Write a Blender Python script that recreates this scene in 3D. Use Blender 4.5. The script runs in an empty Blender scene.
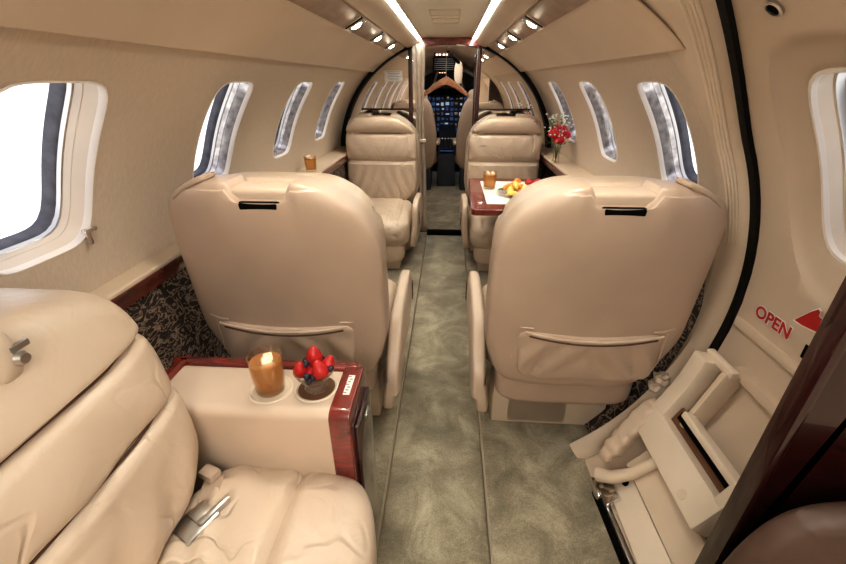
import bpy, bmesh, math, random
from mathutils import Vector, Matrix
random.seed(7)
R = math.radians
sin, cos, pi = math.sin, math.cos, math.pi
col = bpy.context.scene.collection
HR, HZ = .75, .68            # hull radius and centre height
FA, FS = .08, .11            # aisle floor, side floor heights

# ------------------------------------------------------------------ materials
def new_mat(name):
    m = bpy.data.materials.new(name); m.use_nodes = True
    nt = m.node_tree; b = nt.nodes['Principled BSDF']
    return m, nt, b
def N(nt, t, **kw):
    n = nt.nodes.new(t)
    for k, v in kw.items():
        if k in n.inputs: n.inputs[k].default_value = v
        else: setattr(n, k, v)
    return n
def ramp(nt, fac, stops):
    r = nt.nodes.new('ShaderNodeValToRGB'); e = r.color_ramp.elements
    e[0].position, e[0].color = stops[0][0], (*stops[0][1], 1)
    e[1].position, e[1].color = stops[-1][0], (*stops[-1][1], 1)
    for p, c in stops[1:-1]:
        x = e.new(p); x.color = (*c, 1)
    nt.links.new(fac, r.inputs[0]); return r
def simple(name, colr, rough=.5, metal=0, coat=0, var=.12, scale=8, bump=0, bscale=200, emis=None, estr=0, spec=.5):
    m, nt, b = new_mat(name)
    tc = N(nt, 'ShaderNodeTexCoord')
    n = N(nt, 'ShaderNodeTexNoise', Scale=scale, Detail=4.0); nt.links.new(tc.outputs['Object'], n.inputs['Vector'])
    lo = tuple(c * (1 - var) for c in colr); hi = tuple(min(1, c * (1 + var)) for c in colr)
    r = ramp(nt, n.outputs['Fac'], [(.3, lo), (.7, hi)])
    nt.links.new(r.outputs['Color'], b.inputs['Base Color'])
    b.inputs['Roughness'].default_value = rough; b.inputs['Metallic'].default_value = metal
    b.inputs['Coat Weight'].default_value = coat; b.inputs['Coat Roughness'].default_value = .05
    b.inputs['Specular IOR Level'].default_value = spec
    if bump:
        n2 = N(nt, 'ShaderNodeTexNoise', Scale=bscale, Detail=3.0); nt.links.new(tc.outputs['Object'], n2.inputs['Vector'])
        bp = N(nt, 'ShaderNodeBump', Strength=bump, Distance=.002)
        nt.links.new(n2.outputs['Fac'], bp.inputs['Height']); nt.links.new(bp.outputs[0], b.inputs['Normal'])
    if emis:
        b.inputs['Emission Color'].default_value = (*emis, 1); b.inputs['Emission Strength'].default_value = estr
    return m
def leather(name, colr, rough=.42, wrinkle=.25, crease=0):
    m, nt, b = new_mat(name)
    tc = N(nt, 'ShaderNodeTexCoord')
    n = N(nt, 'ShaderNodeTexNoise', Scale=4.0, Detail=3.0); nt.links.new(tc.outputs['Object'], n.inputs['Vector'])
    r = ramp(nt, n.outputs['Fac'], [(.3, tuple(c * .9 for c in colr)), (.7, tuple(min(1, c * 1.08) for c in colr))])
    nt.links.new(r.outputs['Color'], b.inputs['Base Color'])
    b.inputs['Roughness'].default_value = rough
    b.inputs['Specular IOR Level'].default_value = .45
    v = N(nt, 'ShaderNodeTexVoronoi', Scale=420.0); nt.links.new(tc.outputs['Object'], v.inputs['Vector'])
    b1 = N(nt, 'ShaderNodeBump', Strength=.15, Distance=.0006); nt.links.new(v.outputs['Distance'], b1.inputs['Height'])
    w = N(nt, 'ShaderNodeTexNoise', Scale=11.0, Detail=2.5, Distortion=1.6); nt.links.new(tc.outputs['Object'], w.inputs['Vector'])
    b2 = N(nt, 'ShaderNodeBump', Strength=wrinkle, Distance=.012); nt.links.new(w.outputs['Fac'], b2.inputs['Height'])
    nt.links.new(b1.outputs[0], b2.inputs['Normal']); nt.links.new(b2.outputs[0], b.inputs['Normal'])
    if crease:
        c = N(nt, 'ShaderNodeTexNoise', Scale=5.5, Detail=1.0, Distortion=1.2); nt.links.new(tc.outputs['Object'], c.inputs['Vector'])
        s1 = N(nt, 'ShaderNodeMath', operation='SUBTRACT'); nt.links.new(c.outputs['Fac'], s1.inputs[0]); s1.inputs[1].default_value = .5
        s2 = N(nt, 'ShaderNodeMath', operation='ABSOLUTE'); nt.links.new(s1.outputs[0], s2.inputs[0])
        s3 = N(nt, 'ShaderNodeMapRange', interpolation_type='SMOOTHSTEP'); nt.links.new(s2.outputs[0], s3.inputs[0]); s3.inputs[1].default_value = 0; s3.inputs[2].default_value = .035
        k = N(nt, 'ShaderNodeTexNoise', Scale=7.0, Detail=1.0); mp = N(nt, 'ShaderNodeMapping'); mp.inputs['Location'].default_value = (3, 1, 7)
        nt.links.new(tc.outputs['Object'], mp.inputs[0]); nt.links.new(mp.outputs[0], k.inputs['Vector'])
        k2 = N(nt, 'ShaderNodeMapRange'); nt.links.new(k.outputs['Fac'], k2.inputs[0]); k2.inputs[1].default_value = .42; k2.inputs[2].default_value = .62
        i1 = N(nt, 'ShaderNodeMath', operation='SUBTRACT'); i1.inputs[0].default_value = 1; nt.links.new(s3.outputs[0], i1.inputs[1])
        i2 = N(nt, 'ShaderNodeMath', operation='MULTIPLY'); nt.links.new(i1.outputs[0], i2.inputs[0]); nt.links.new(k2.outputs[0], i2.inputs[1])
        b3 = N(nt, 'ShaderNodeBump', Strength=crease, Distance=.006); b3.invert = True
        nt.links.new(i2.outputs[0], b3.inputs['Height']); nt.links.new(b2.outputs[0], b3.inputs['Normal']); nt.links.new(b3.outputs[0], b.inputs['Normal'])
    return m
def wood(name, dark, light, rough=.12, scale=3, ior=1.5):
    m, nt, b = new_mat(name)
    tc = N(nt, 'ShaderNodeTexCoord'); mp = N(nt, 'ShaderNodeMapping'); mp.inputs['Scale'].default_value = (6, 2, 12)
    nt.links.new(tc.outputs['Object'], mp.inputs[0])
    n = N(nt, 'ShaderNodeTexNoise', Scale=float(scale), Detail=6.0, Distortion=1.2); nt.links.new(mp.outputs[0], n.inputs['Vector'])
    r = ramp(nt, n.outputs['Fac'], [(.3, dark), (.72, light)])
    nt.links.new(r.outputs['Color'], b.inputs['Base Color'])
    b.inputs['Roughness'].default_value = rough + .15; b.inputs['Coat Weight'].default_value = 1; b.inputs['Coat Roughness'].default_value = rough * .4; b.inputs['Coat IOR'].default_value = ior
    return m
def glass(name, colr, rough=0, ior=1.45, trans=.75):
    m, nt, b = new_mat(name)
    out = nt.nodes['Material Output']
    g = N(nt, 'ShaderNodeBsdfGlass', Roughness=rough, IOR=ior); g.inputs['Color'].default_value = (*colr, 1)
    t = N(nt, 'ShaderNodeBsdfTransparent'); t.inputs['Color'].default_value = (*colr, 1)
    mx = N(nt, 'ShaderNodeMixShader'); mx.inputs[0].default_value = trans
    nt.links.new(g.outputs[0], mx.inputs[1]); nt.links.new(t.outputs[0], mx.inputs[2]); nt.links.new(mx.outputs[0], out.inputs[0])
    return m
M = {}
M['leather'] = leather('beige_leather', (.54, .43, .33), .34, .3, .4)
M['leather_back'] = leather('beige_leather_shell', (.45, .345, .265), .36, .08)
M['leather_soft'] = leather('cream_leather', (.59, .48, .375), .34, .35, .5)
M['leather_smooth'] = leather('smooth_beige_leather', (.57, .455, .355), .34, .03)
M['wood'] = wood('burgundy_lacquer', (.055, .007, .006), (.26, .028, .018))
M['wood_dark'] = wood('dark_burgundy_lacquer', (.014, .0035, .0035), (.04, .009, .008), .10, ior=1.5)
M['standin'] = leather('reflection_brown_leather', (.085, .05, .036), .5, .4, .5)  # dim brown imitates the tone of a reflection in the lacquer
M['wood_ledge'] = wood('dark_ledge_veneer', (.04, .01, .008), (.17, .042, .028))
M['edging'] = simple('dull_beige_edging', (.30, .25, .18), .6)
M['post'] = simple('burgundy_post', (.06, .010, .009), .35, var=.3, scale=20)
M['plastic'] = simple('cream_plastic', (.64, .53, .41), .4, var=.05)
M['plastic_lt'] = simple('pale_cream_plastic', (.71, .61, .49), .35, var=.05)
M['door'] = simple('beige_door_liner', (.58, .475, .37), .42, var=.05, scale=3, bump=.1)
M['white_edge'] = simple('white_window_trim', (.85, .80, .74), .3, var=.03)
M['gasket'] = simple('grey_window_gasket', (.09, .09, .11), .3, var=.3, scale=40)
M['streak'] = simple('streaky_window_reveal', (.50, .47, .45), .18, metal=.7, var=.55, scale=45)
M['black'] = simple('black_rubber', (.005, .005, .005), .6, var=.3, scale=60, bump=.8, bscale=60, spec=.2)
M['slot'] = simple('black_slot', (.004, .0035, .003), .8, spec=.05)
M['seam'] = simple('brown_seam', (.10, .05, .03), .8)
M['metal'] = simple('brushed_steel', (.55, .54, .52), .28, metal=1)
M['chrome'] = simple('polished_chrome', (.8, .79, .77), .12, metal=1, var=.03)
M['red'] = simple('red_decal_ink', (.42, .02, .02), .5)
M['paper'] = simple('white_paper', (.8, .77, .74), .6, var=.02)
M['ink'] = simple('grey_ink', (.25, .24, .25), .6)
M['brown'] = simple('brown_leather_insert', (.13, .06, .03), .5)
M['hanger'] = wood('walnut_hanger', (.26, .08, .03), (.50, .20, .09), .3)
M['mirror'] = simple('mirror_glass', (.86, .83, .79), .015, metal=1, var=.0)
M['strip'] = simple('light_strip', (.9, .95, .9), .5, emis=(.93, 1, .93), estr=24)
M['lamp'] = simple('lamp_lens', (1, .95, .85), .5, emis=(1, .88, .68), estr=22)
M['blue'] = simple('blue_display', (.05, .12, .3), .3, emis=(.12, .3, .8), estr=.12)
M['panelgrey'] = simple('grey_instrument_panel', (.035, .04, .055), .5)
M['screenwhite'] = simple('pale_display_mark', (.7, .8, .9), .3, emis=(.5, .7, 1), estr=.35)
M['redlamp'] = simple('red_indicator', (.9, .3, .2), .3, emis=(1, .35, .25), estr=3)
M['berry'] = simple('strawberry_red', (.45, .02, .02), .35, var=.3, scale=120, bump=.8, bscale=160)
M['blueberry'] = simple('blueberry_skin', (.012, .014, .028), .45, var=.4, scale=90)
M['rose'] = simple('red_rose_petal', (.55, .01, .02), .5, var=.35, scale=60)
M['green'] = simple('leaf_green', (.05, .16, .03), .5, var=.4, scale=30)
M['white_flower'] = simple('white_flower', (.85, .85, .8), .6)
M['orange_fruit'] = simple('orange_fruit', (.85, .33, .06), .4, var=.2, scale=60)
M['yellow_fruit'] = simple('yellow_fruit', (.88, .62, .16), .4, var=.15, scale=60)
M['bowl_glass'] = glass('bowl_glass', (1, .99, .97), .03, 1.5, .4)
M['tea'] = glass('amber_tea', (1, .80, .52), .1, 1.08, .85)
nt_ = M['tea'].node_tree; o_ = nt_.nodes['Material Output']; sh_ = o_.inputs[0].links[0].from_socket
tl_ = N(nt_, 'ShaderNodeBsdfTranslucent'); tl_.inputs['Color'].default_value = (1, .62, .30, 1)
df_ = N(nt_, 'ShaderNodeBsdfDiffuse'); df_.inputs['Color'].default_value = (.95, .52, .24, 1)
m1_ = N(nt_, 'ShaderNodeMixShader'); nt_.links.new(tl_.outputs[0], m1_.inputs[1]); nt_.links.new(df_.outputs[0], m1_.inputs[2])
m2_ = N(nt_, 'ShaderNodeMixShader'); m2_.inputs[0].default_value = .4; nt_.links.new(sh_, m2_.inputs[1]); nt_.links.new(m1_.outputs[0], m2_.inputs[2]); nt_.links.new(m2_.outputs[0], o_.inputs[0])
M['tumbler'] = glass('clear_glass', (.99, .98, .96), 0, 1.45, .72)
M['ice'] = simple('ice', (.95, .74, .52), .1, var=.05)
M['pane'] = glass('window_pane', (.97, .97, .99), 0, 1.1, .93)
M['curtain'] = simple('pale_curtain_cloth', (.46, .37, .30), .8, var=.1, scale=20)
M['air'] = simple('air_panel_veneer', (.30, .20, .14), .35, var=.25, scale=14)
# wall fabric
def wall_fabric():
    m, nt, b = new_mat('woven_wall_fabric')
    tc = N(nt, 'ShaderNodeTexCoord'); mp = N(nt, 'ShaderNodeMapping'); mp.inputs['Scale'].default_value = (30, 130, 30)
    nt.links.new(tc.outputs['Object'], mp.inputs[0])
    n = N(nt, 'ShaderNodeTexNoise', Scale=2.0, Detail=5.0); nt.links.new(mp.outputs[0], n.inputs['Vector'])
    r = ramp(nt, n.outputs['Fac'], [(.3, (.56, .47, .375)), (.7, (.63, .53, .43))])
    nt.links.new(r.outputs['Color'], b.inputs['Base Color']); b.inputs['Roughness'].default_value = .7
    bp = N(nt, 'ShaderNodeBump', Strength=.15, Distance=.001); nt.links.new(n.outputs['Fac'], bp.inputs['Height']); nt.links.new(bp.outputs[0], b.inputs['Normal'])
    return m
M['wall'] = wall_fabric()
M['headliner'] = simple('beige_headliner', (.64, .525, .41), .5, var=.05, scale=3)
M['ceil'] = simple('cream_ceiling_panel', (.74, .67, .55), .5, var=.04, scale=3)
def carpet():
    m, nt, b = new_mat('sage_carpet')
    tc = N(nt, 'ShaderNodeTexCoord')
    n = N(nt, 'ShaderNodeTexNoise', Scale=7.0, Detail=5.0, Roughness=.65, Distortion=.6); nt.links.new(tc.outputs['Object'], n.inputs['Vector'])
    f = N(nt, 'ShaderNodeTexNoise', Scale=260.0, Detail=2.0); nt.links.new(tc.outputs['Object'], f.inputs['Vector'])
    ad = N(nt, 'ShaderNodeMath', operation='MULTIPLY_ADD'); nt.links.new(f.outputs['Fac'], ad.inputs[0]); ad.inputs[1].default_value = .35
    nt.links.new(n.outputs['Fac'], ad.inputs[2])
    r = ramp(nt, ad.outputs[0], [(.45, (.13, .112, .075)), (.66, (.24, .21, .145)), (.88, (.44, .395, .285))])
    nt.links.new(r.outputs['Color'], b.inputs['Base Color']); b.inputs['Roughness'].default_value = .9
    b.inputs['Sheen Weight'].default_value = .4
    bp = N(nt, 'ShaderNodeBump', Strength=.5, Distance=.003); nt.links.new(f.outputs['Fac'], bp.inputs['Height']); nt.links.new(bp.outputs[0], b.inputs['Normal'])
    return m
M['carpet'] = carpet()
def pattern():
    m, nt, b = new_mat('swirl_patterned_fabric')
    tc = N(nt, 'ShaderNodeTexCoord'); mp = N(nt, 'ShaderNodeMapping'); mp.inputs['Scale'].default_value = (8.5, 12, 20)
    mp.inputs['Rotation'].default_value = (R(28), 0, 0); nt.links.new(tc.outputs['Object'], mp.inputs[0])
    n = N(nt, 'ShaderNodeTexNoise', Scale=1.3, Detail=2.0, Distortion=2.8); nt.links.new(mp.outputs[0], n.inputs['Vector'])
    r = ramp(nt, n.outputs['Fac'], [(.43, (.022, .016, .014)), (.475, (.04, .03, .024)), (.51, (.33, .25, .19)), (.545, (.28, .20, .15)), (.60, (.03, .02, .018))])
    nt.links.new(r.outputs['Color'], b.inputs['Base Color']); b.inputs['Roughness'].default_value = .8
    return m
M['pattern'] = pattern()

# ------------------------------------------------------------------ mesh tools
class MB:
    def __init__(s): s.bm = bmesh.new()
    def raw(s, verts, faces):
        vs = [s.bm.verts.new(v) for v in verts]
        for f in faces:
            try: s.bm.faces.new([vs[i] for i in f])
            except ValueError: pass
        return s
    def box(s, c, d, bev=.004, rot=None, seg=2):
        t = bmesh.new(); bmesh.ops.create_cube(t, size=1)
        for v in t.verts: v.co = Vector((v.co.x * d[0], v.co.y * d[1], v.co.z * d[2]))
        b = min(bev, min(d) * .45)
        if b > 0: bmesh.ops.bevel(t, geom=t.edges[:], offset=b, segments=seg, profile=.6, affect='EDGES')
        mt = Matrix.Translation(c) @ (rot.to_4x4() if rot else Matrix.Identity(4))
        t.transform(mt); s.merge(t); return s
    def merge(s, t):
        me = bpy.data.meshes.new('tmp'); t.to_mesh(me); t.free(); s.bm.from_mesh(me); bpy.data.meshes.remove(me)
    def bar(s, a, b, w, h, bev=.003, up=(0, 0, 1)):
        a, b = Vector(a), Vector(b); d = b - a; y = d.normalized(); u = Vector(up)
        x = y.cross(u).normalized(); z = x.cross(y)
        rot = Matrix((x, y, z)).transposed()
        return s.box((a + b) / 2, (w, d.length, h), bev, rot)
    def tube(s, pts, r, n=10, closed=False, cap=True):
        pts = [Vector(p) for p in pts]; k = len(pts); rr = r if isinstance(r, (list, tuple)) else [r] * k
        rings = []; prev = None
        for i, p in enumerate(pts):
            a = pts[(i - 1) % k] if (i or closed) else p; b = pts[(i + 1) % k] if (i < k - 1 or closed) else p
            t = (b - a).normalized()
            if prev is None:
                u = t.orthogonal().normalized()
            else:
                u = (prev - t * prev.dot(t)).normalized()
            prev = u; w = t.cross(u)
            rings.append([s.bm.verts.new(p + (u * cos(2 * pi * j / n) + w * sin(2 * pi * j / n)) * rr[i]) for j in range(n)])
        for i in range(k if closed else k - 1):
            A, B = rings[i], rings[(i + 1) % k]
            for j in range(n): s.bm.faces.new((A[j], A[(j + 1) % n], B[(j + 1) % n], B[j]))
        if cap and not closed: s.bm.faces.new(rings[0][::-1]); s.bm.faces.new(rings[-1])
        return s
    def lathe(s, prof, c=(0, 0, 0), n=28, rot=None, squash=1):
        rings = []; c = Vector(c)
        for r, z in prof:
            if r < 1e-6: 
                v = Vector((0, 0, z)); v = (rot @ v if rot else v) + c; rings.append([s.bm.verts.new(v)])
            else:
                ring = []
                for j in range(n):
                    v = Vector((r * cos(2 * pi * j / n), r * squash * sin(2 * pi * j / n), z)); v = (rot @ v if rot else v) + c
                    ring.append(s.bm.verts.new(v))
                rings.append(ring)
        for A, B in zip(rings, rings[1:]):
            for j in range(n):
                if len(A) == 1 and len(B) == 1: continue
                if len(A) == 1: s.bm.faces.new((A[0], B[(j + 1) % n], B[j]))
                elif len(B) == 1: s.bm.faces.new((A[j], A[(j + 1) % n], B[0]))
                else: s.bm.faces.new((A[j], A[(j + 1) % n], B[(j + 1) % n], B[j]))
        return s
    def soft(s, c, d, p=5, n=16, fn=None, rot=None):
        """superellipsoid cushion, half sizes d, with a deform function fn(u,v,w unit coords, Vector)->Vector"""
        idx = {}; fs = []
        def vert(q):
            key = tuple(round(t, 6) for t in q)
            if key in idx: return idx[key]
            l = sum(abs(t) ** p for t in q) ** (1 / p)
            u = [t / l for t in q]
            v = Vector((u[0] * d[0], u[1] * d[1], u[2] * d[2]))
            if fn: v = fn(u, v)
            if rot: v = rot @ v
            idx[key] = s.bm.verts.new(v + Vector(c)); return idx[key]
        def g(i):
            t = 2 * i / n - 1; return math.copysign(abs(sin(t * pi / 2)) ** 1.0, t)
        for ax in range(3):
            for sg in (-1, 1):
                for i in range(n):
                    for j in range(n):
                        qs = []
                        for di, dj in ((0, 0), (1, 0), (1, 1), (0, 1)):
                            q = [0, 0, 0]; q[ax] = sg; q[(ax + 1) % 3] = g(i + di); q[(ax + 2) % 3] = g(j + dj); qs.append(vert(q))
                        if sg < 0: qs = qs[::-1]
                        fs.append(qs)
        for f in fs:
            if len(set(f)) == 4:
                try: s.bm.faces.new(f)
                except ValueError: pass
        return s
    def prism(s, pts, axis, lo, hi, bev=0):
        """closed outline (2D) extruded along axis; remaining axes in cyclic order"""
        t = bmesh.new()
        def mk(a, b, h):
            v = [0, 0, 0]; v[axis] = h; v[(axis + 1) % 3] = a; v[(axis + 2) % 3] = b; return v
        A = [t.verts.new(mk(a, b, lo)) for a, b in pts]; B = [t.verts.new(mk(a, b, hi)) for a, b in pts]; k = len(pts)
        t.faces.new(A[::-1]); t.faces.new(B)
        for i in range(k): t.faces.new((A[i], A[(i + 1) % k], B[(i + 1) % k], B[i]))
        bmesh.ops.recalc_face_normals(t, faces=t.faces[:])
        if bev:
            ed = [e for e in t.edges if abs(e.verts[0].co[axis] - e.verts[1].co[axis]) < 1e-6]
            bmesh.ops.bevel(t, geom=ed, offset=bev, segments=3, profile=.6, affect='EDGES')
        s.merge(t); return s
    def cyl(s, a0, a1, y0, y1, r0, r1, na=None, bev=.004):
        """box in hull cylinder coords (angles in degrees)"""
        na = na or max(1, int(abs(a1 - a0) / 3)); t = bmesh.new(); rows = []
        for i in range(na + 1):
            a = R(a0 + (a1 - a0) * i / na)
            rows.append([t.verts.new((r * cos(a), y, HZ + r * sin(a))) for r, y in ((r0, y0), (r0, y1), (r1, y1), (r1, y0))])
        for A, B in zip(rows, rows[1:]):
            for j in range(4): t.faces.new((A[j], A[(j + 1) % 4], B[(j + 1) % 4], B[j]))
        t.faces.new(rows[0][::-1]); t.faces.new(rows[-1]); bmesh.ops.recalc_face_normals(t, faces=t.faces[:])
        if bev:
            ed = [e for e in t.edges if len(e.link_faces) == 2 and e.calc_face_angle(0) > R(40)]
            bmesh.ops.bevel(t, geom=ed, offset=bev, segments=2, profile=.6, affect='EDGES')
        s.merge(t); return s
    def build(s, name, mat, parent=None, smooth=40, local=False):
        bmesh.ops.remove_doubles(s.bm, verts=s.bm.verts[:], dist=1e-6)
        bmesh.ops.recalc_face_normals(s.bm, faces=s.bm.faces[:])
        if parent is not None and not local:
            w = Vector((0, 0, 0)); q = parent
            while q is not None: w += q.location; q = q.parent
            s.bm.transform(Matrix.Translation(-w))
        me = bpy.data.meshes.new(name); 
        for f in s.bm.faces: f.smooth = True
        s.bm.to_mesh(me); s.bm.free(); me.materials.append(mat)
        if smooth: me.set_sharp_from_angle(angle=R(smooth))
        o = bpy.data.objects.new(name, me); col.objects.link(o)
        if parent is not None: o.parent = parent
        return o
def thing(name, label, cat, loc=(0, 0, 0), rotz=0, group=None, kind=None):
    o = bpy.data.objects.new(name, None); col.objects.link(o); o.location = loc; o.rotation_euler = (0, 0, rotz)
    o.empty_display_size = .05
    return tag(o, label, cat, group, kind)
def tag(o, label, cat, group=None, kind=None):
    o['label'] = label; o['category'] = cat
    if group: o['group'] = group
    if kind: o['kind'] = kind
    return o
def dup(root, loc, rotz, label=None, group=None):
    r = root.copy(); col.objects.link(r); r.location = loc; r.rotation_euler = (0, 0, rotz)
    if label: r['label'] = label
    if group: r['group'] = group
    for ch in list(root.children):
        c = ch.copy(); col.objects.link(c); c.parent = r
        for g in ch.children:
            d = g.copy(); col.objects.link(d); d.parent = c
    return r
def hull(a, y, off=0, r=HR):
    a = R(a); return Vector(((r + off) * cos(a), y, HZ + (r + off) * sin(a)))
def gs(x, c, w): return math.exp(-((x - c) / w) ** 2)
def sstep(a, b, x):
    t = max(0, min(1, (x - a) / (b - a))); return t * t * (3 - 2 * t)

# ------------------------------------------------------------------ hull shell
A0, A1 = 14.7, 40.8                      # window aperture angles
AM, AH = (A0 + A1) / 2, (A1 - A0) / 2
WH = .112                                # aperture half width along the cabin
def aper(u, v, e=5.0):                   # direction -> point on the rounded aperture (unit half sizes)
    l = (abs(u) ** e + abs(v) ** e) ** (1 / e); return u / l, v / l
def build_wall(name, side, y0, y1, wins, alow, label):
    """side -1 left, +1 right ; fabric side wall with window holes"""
    mb = MB(); K = 12
    ang = lambda a: a if side > 0 else 180 - a
    pa0, pa1 = A0 - 5, A1 + 5
    yb = [y0]
    for w in wins: yb += [w - .17, w + .17]
    yb += [y1]; yb = sorted(yb)
    ab = [alow, pa0, pa1, 50]
    for i in range(len(yb) - 1):
        for j in range(3):
            ya, yc = yb[i], yb[i + 1]; aa, ac = ab[j], ab[j + 1]
            w = [q for q in wins if abs((ya + yc) / 2 - q) < .01]
            P = lambda s_, t_: (ya + (yc - ya) * s_, aa + (ac - aa) * t_)
            if j == 1 and w:
                w = w[0]; brd = []
                for k in range(K): brd.append((k / K, 0))
                for k in range(K): brd.append((1, k / K))
                for k in range(K): brd.append((1 - k / K, 1))
                for k in range(K): brd.append((0, 1 - k / K))
                n = len(brd); rings = []
                for q in range(5):
                    f = q / 4; ring = []
                    for s_, t_ in brd:
                        by, ba = P(s_, t_); u, v = aper(2 * s_ - 1, 2 * t_ - 1)
                        ty, ta = w + u * WH, AM + v * AH
                        ff = 1 - (1 - f) ** 1.5
                        ring.append(hull(ang(ba + (ta - ba) * ff), by + (ty - by) * ff))
                    rings.append(ring)
                vs = [p for r_ in rings for p in r_]; fc = []
                for q in range(4):
                    for k in range(n):
                        fc.append((q * n + k, q * n + (k + 1) % n, (q + 1) * n + (k + 1) % n, (q + 1) * n + k))
                mb.raw(vs, fc)
            else:
                vs = []; fc = []
                for s_ in range(K + 1):
                    for t_ in range(K + 1):
                        y, a = P(s_ / K, t_ / K); vs.append(hull(ang(a), y))
                for s_ in range(K):
                    for t_ in range(K):
                        q = s_ * (K + 1) + t_; fc.append((q, q + 1, q + K + 2, q + K + 1))
                mb.raw(vs, fc)
    bmesh.ops.remove_doubles(mb.bm, verts=mb.bm.verts[:], dist=1e-5)
    o = mb.build(name, M['wall'], smooth=60)
    sd = o.modifiers.new('s', 'SOLIDIFY'); sd.thickness = .004; sd.offset = 0
    return tag(o, label, 'wall', kind='structure')
WY = [.652, 1.24, 1.83, 2.42]
build_wall('wall_left', -1, -1.3, 3.02, [-.47, .10] + WY, -6, 'beige fabric cabin side wall on the left with portholes')
build_wall('wall_right', 1, 1.02, 3.02, WY[1:], -2, 'beige fabric cabin side wall on the right ahead of the entry door')
build_wall('wall_right_aft', 1, -1.3, .46, [.10], -60, 'beige cabin side wall on the right behind the divider')

def window(i, side, y, sc=1.0, big=False):
    ang = lambda a: a if side > 0 else 180 - a
    t = thing('window_%d' % i, '', 'window', hull(ang(AM), y), kind='structure')
    n = 56
    def rings(seq):
        vs = []; fc = []
        for (su, d) in seq:
            for k in range(n):
                th = 2 * pi * (k + .5) / n; u, v = aper(cos(th), sin(th))
                vs.append(hull(ang(AM + v * AH * (1 + (su - 1) * 1.0 * .33 / 1) if 0 else AM + v * (AH + (su - 1) * 9)), y + u * (WH + (su - 1) * .112), d))
        for q in range(len(seq) - 1):
            for k in range(n): fc.append((q * n + k, q * n + (k + 1) % n, (q + 1) * n + (k + 1) % n, (q + 1) * n + k))
        return vs, fc
    a = MB(); a.raw(*rings([(1.03, .002), (1.027, -.003), (1.005, -.004), (.99, .0), (.985, .010)])); a.build('window_rim', M['white_edge'], t)
    a = MB(); a.raw(*rings([(.985, .010), (.965, .035), (.955, .036), (.95, .05)])); a.build('window_reveal', M['plastic_lt'] if big else M['streak'], t)
    a = MB(); a.raw(*rings([(.95, .05), (.93, .052), (.925, .06)])); a.build('polished_inner_frame', M['metal'], t)
    a = MB(); a.raw(*rings([(.925, .06), (.915, .062), (.90, .072), (.885, .085)])); a.build('gasket', M['gasket'], t)
    vs, fc = rings([(.90, .079)]); a = MB(); c = len(vs); vs.append(hull(ang(AM), y, .085))
    a.raw(vs, [(k, (k + 1) % n, c) for k in range(n)]); a.build('pane', M['pane'], t)
    return t
names = ['large porthole nearest the camera on the left wall', 'second porthole from the camera on the left wall',
         'third porthole from the camera on the left wall', 'farthest porthole on the left wall before the divider']
for k, y in enumerate(WY): window(k + 1, -1, y, big=(k == 0))['label'] = names[k] + ', bright white pane'
names = ['', 'porthole behind the right cream seat, nearest to the entry door', 'middle porthole of the right wall', 'farthest porthole on the right wall before the divider']
for k, y in enumerate(WY[1:]): window(k + 5, 1, y)['label'] = names[k + 1]
window(8, -1, .10)['label'] = 'porthole on the left wall beside the camera'
window(9, -1, -.47)['label'] = 'porthole on the left wall behind the camera'
window(10, 1, .10)['label'] = 'porthole on the right wall beside the camera'
# little shade latch on the near left window
t = thing('shade_latch', 'small silver shade latch at the lower corner of the near left window', 'latch', hull(180 - 15.5, .748, -.004))
a = MB(); a.box(hull(180 - 15.5, .748, -.004), (.008, .012, .034), .003); a.build('latch_plate', M['chrome'], t)
a = MB(); a.box(hull(180 - 17, .745, -.010), (.012, .03, .008), .003); a.build('latch_lever', M['chrome'], t)

# headliner, ceiling
def headliner(side, ya=-1.3, yz=3.02, inner=False):
    mb = MB(); prof = []
    prof.append((HR * cos(R(49)), HZ + HR * sin(R(49))))
    prof.append((.735 * cos(R(48.2)), HZ + .735 * sin(R(48.2))))
    for k in range(0, 13):
        a = 48.6 + (62.3 - 48.6) * k / 12; r_ = .731
        prof.append((r_ * cos(R(a)), HZ + r_ * sin(R(a))))
    prof += [(.335, 1.333), (.262, 1.372), (.250, 1.366), (.225, 1.372), (.20, 1.385), (.184, 1.402), (.182, 1.418), (.165, 1.422)]
    if inner: prof = prof[15:]
    Y = [ya + (yz - ya) * k / 24 for k in range(25)]; vs = []; fc = []
    for y in Y:
        for x, z in prof: vs.append((side * x, y, z))
    k = len(prof)
    for i in range(24):
        for j in range(k - 1): q = i * k + j; fc.append((q, q + 1, q + k + 1, q + k))
    mb.raw(vs, fc); o = mb.build('ceiling_headliner', M['headliner'], smooth=35)
    sd = o.modifiers.new('s', 'SOLIDIFY'); sd.thickness = .003; sd.offset = 0
    return tag(o, 'beige curved headliner on the %s side of the cabin' % ('left' if side < 0 else 'right'), 'headliner', kind='structure')
headliner(-1); headliner(1, .93, 3.02)['label'] += ' ahead of the door'; headliner(1, .45, .93, True)['label'] += ' above the entry door'; headliner(1, -1.3, .45)['label'] += ' behind the divider'
mb = MB(); mb.box((0, 1.5, 1.424), (.352, 5.6, .006), .001)
tag(mb.build('ceiling', M['ceil']), 'flat cream centre ceiling panel between the two light strips', 'ceiling', kind='structure')
t = thing('ceiling_hatch', 'faint cream access panel set in the centre of the ceiling', 'panel', (0, 2.15, 1.42))
mb = MB()
for y0, y1 in ((1.85, 2.02), (2.1, 2.25)):
    for s_ in (-.06, .06): mb.box((s_, (y0 + y1) / 2, 1.4195), (.003, y1 - y0, .004), .001)
    for yy in (y0, y1): mb.box((0, yy, 1.4195), (.12, .003, .004), .001)
mb.build('panel_outline', M['plastic'], t)
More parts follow.
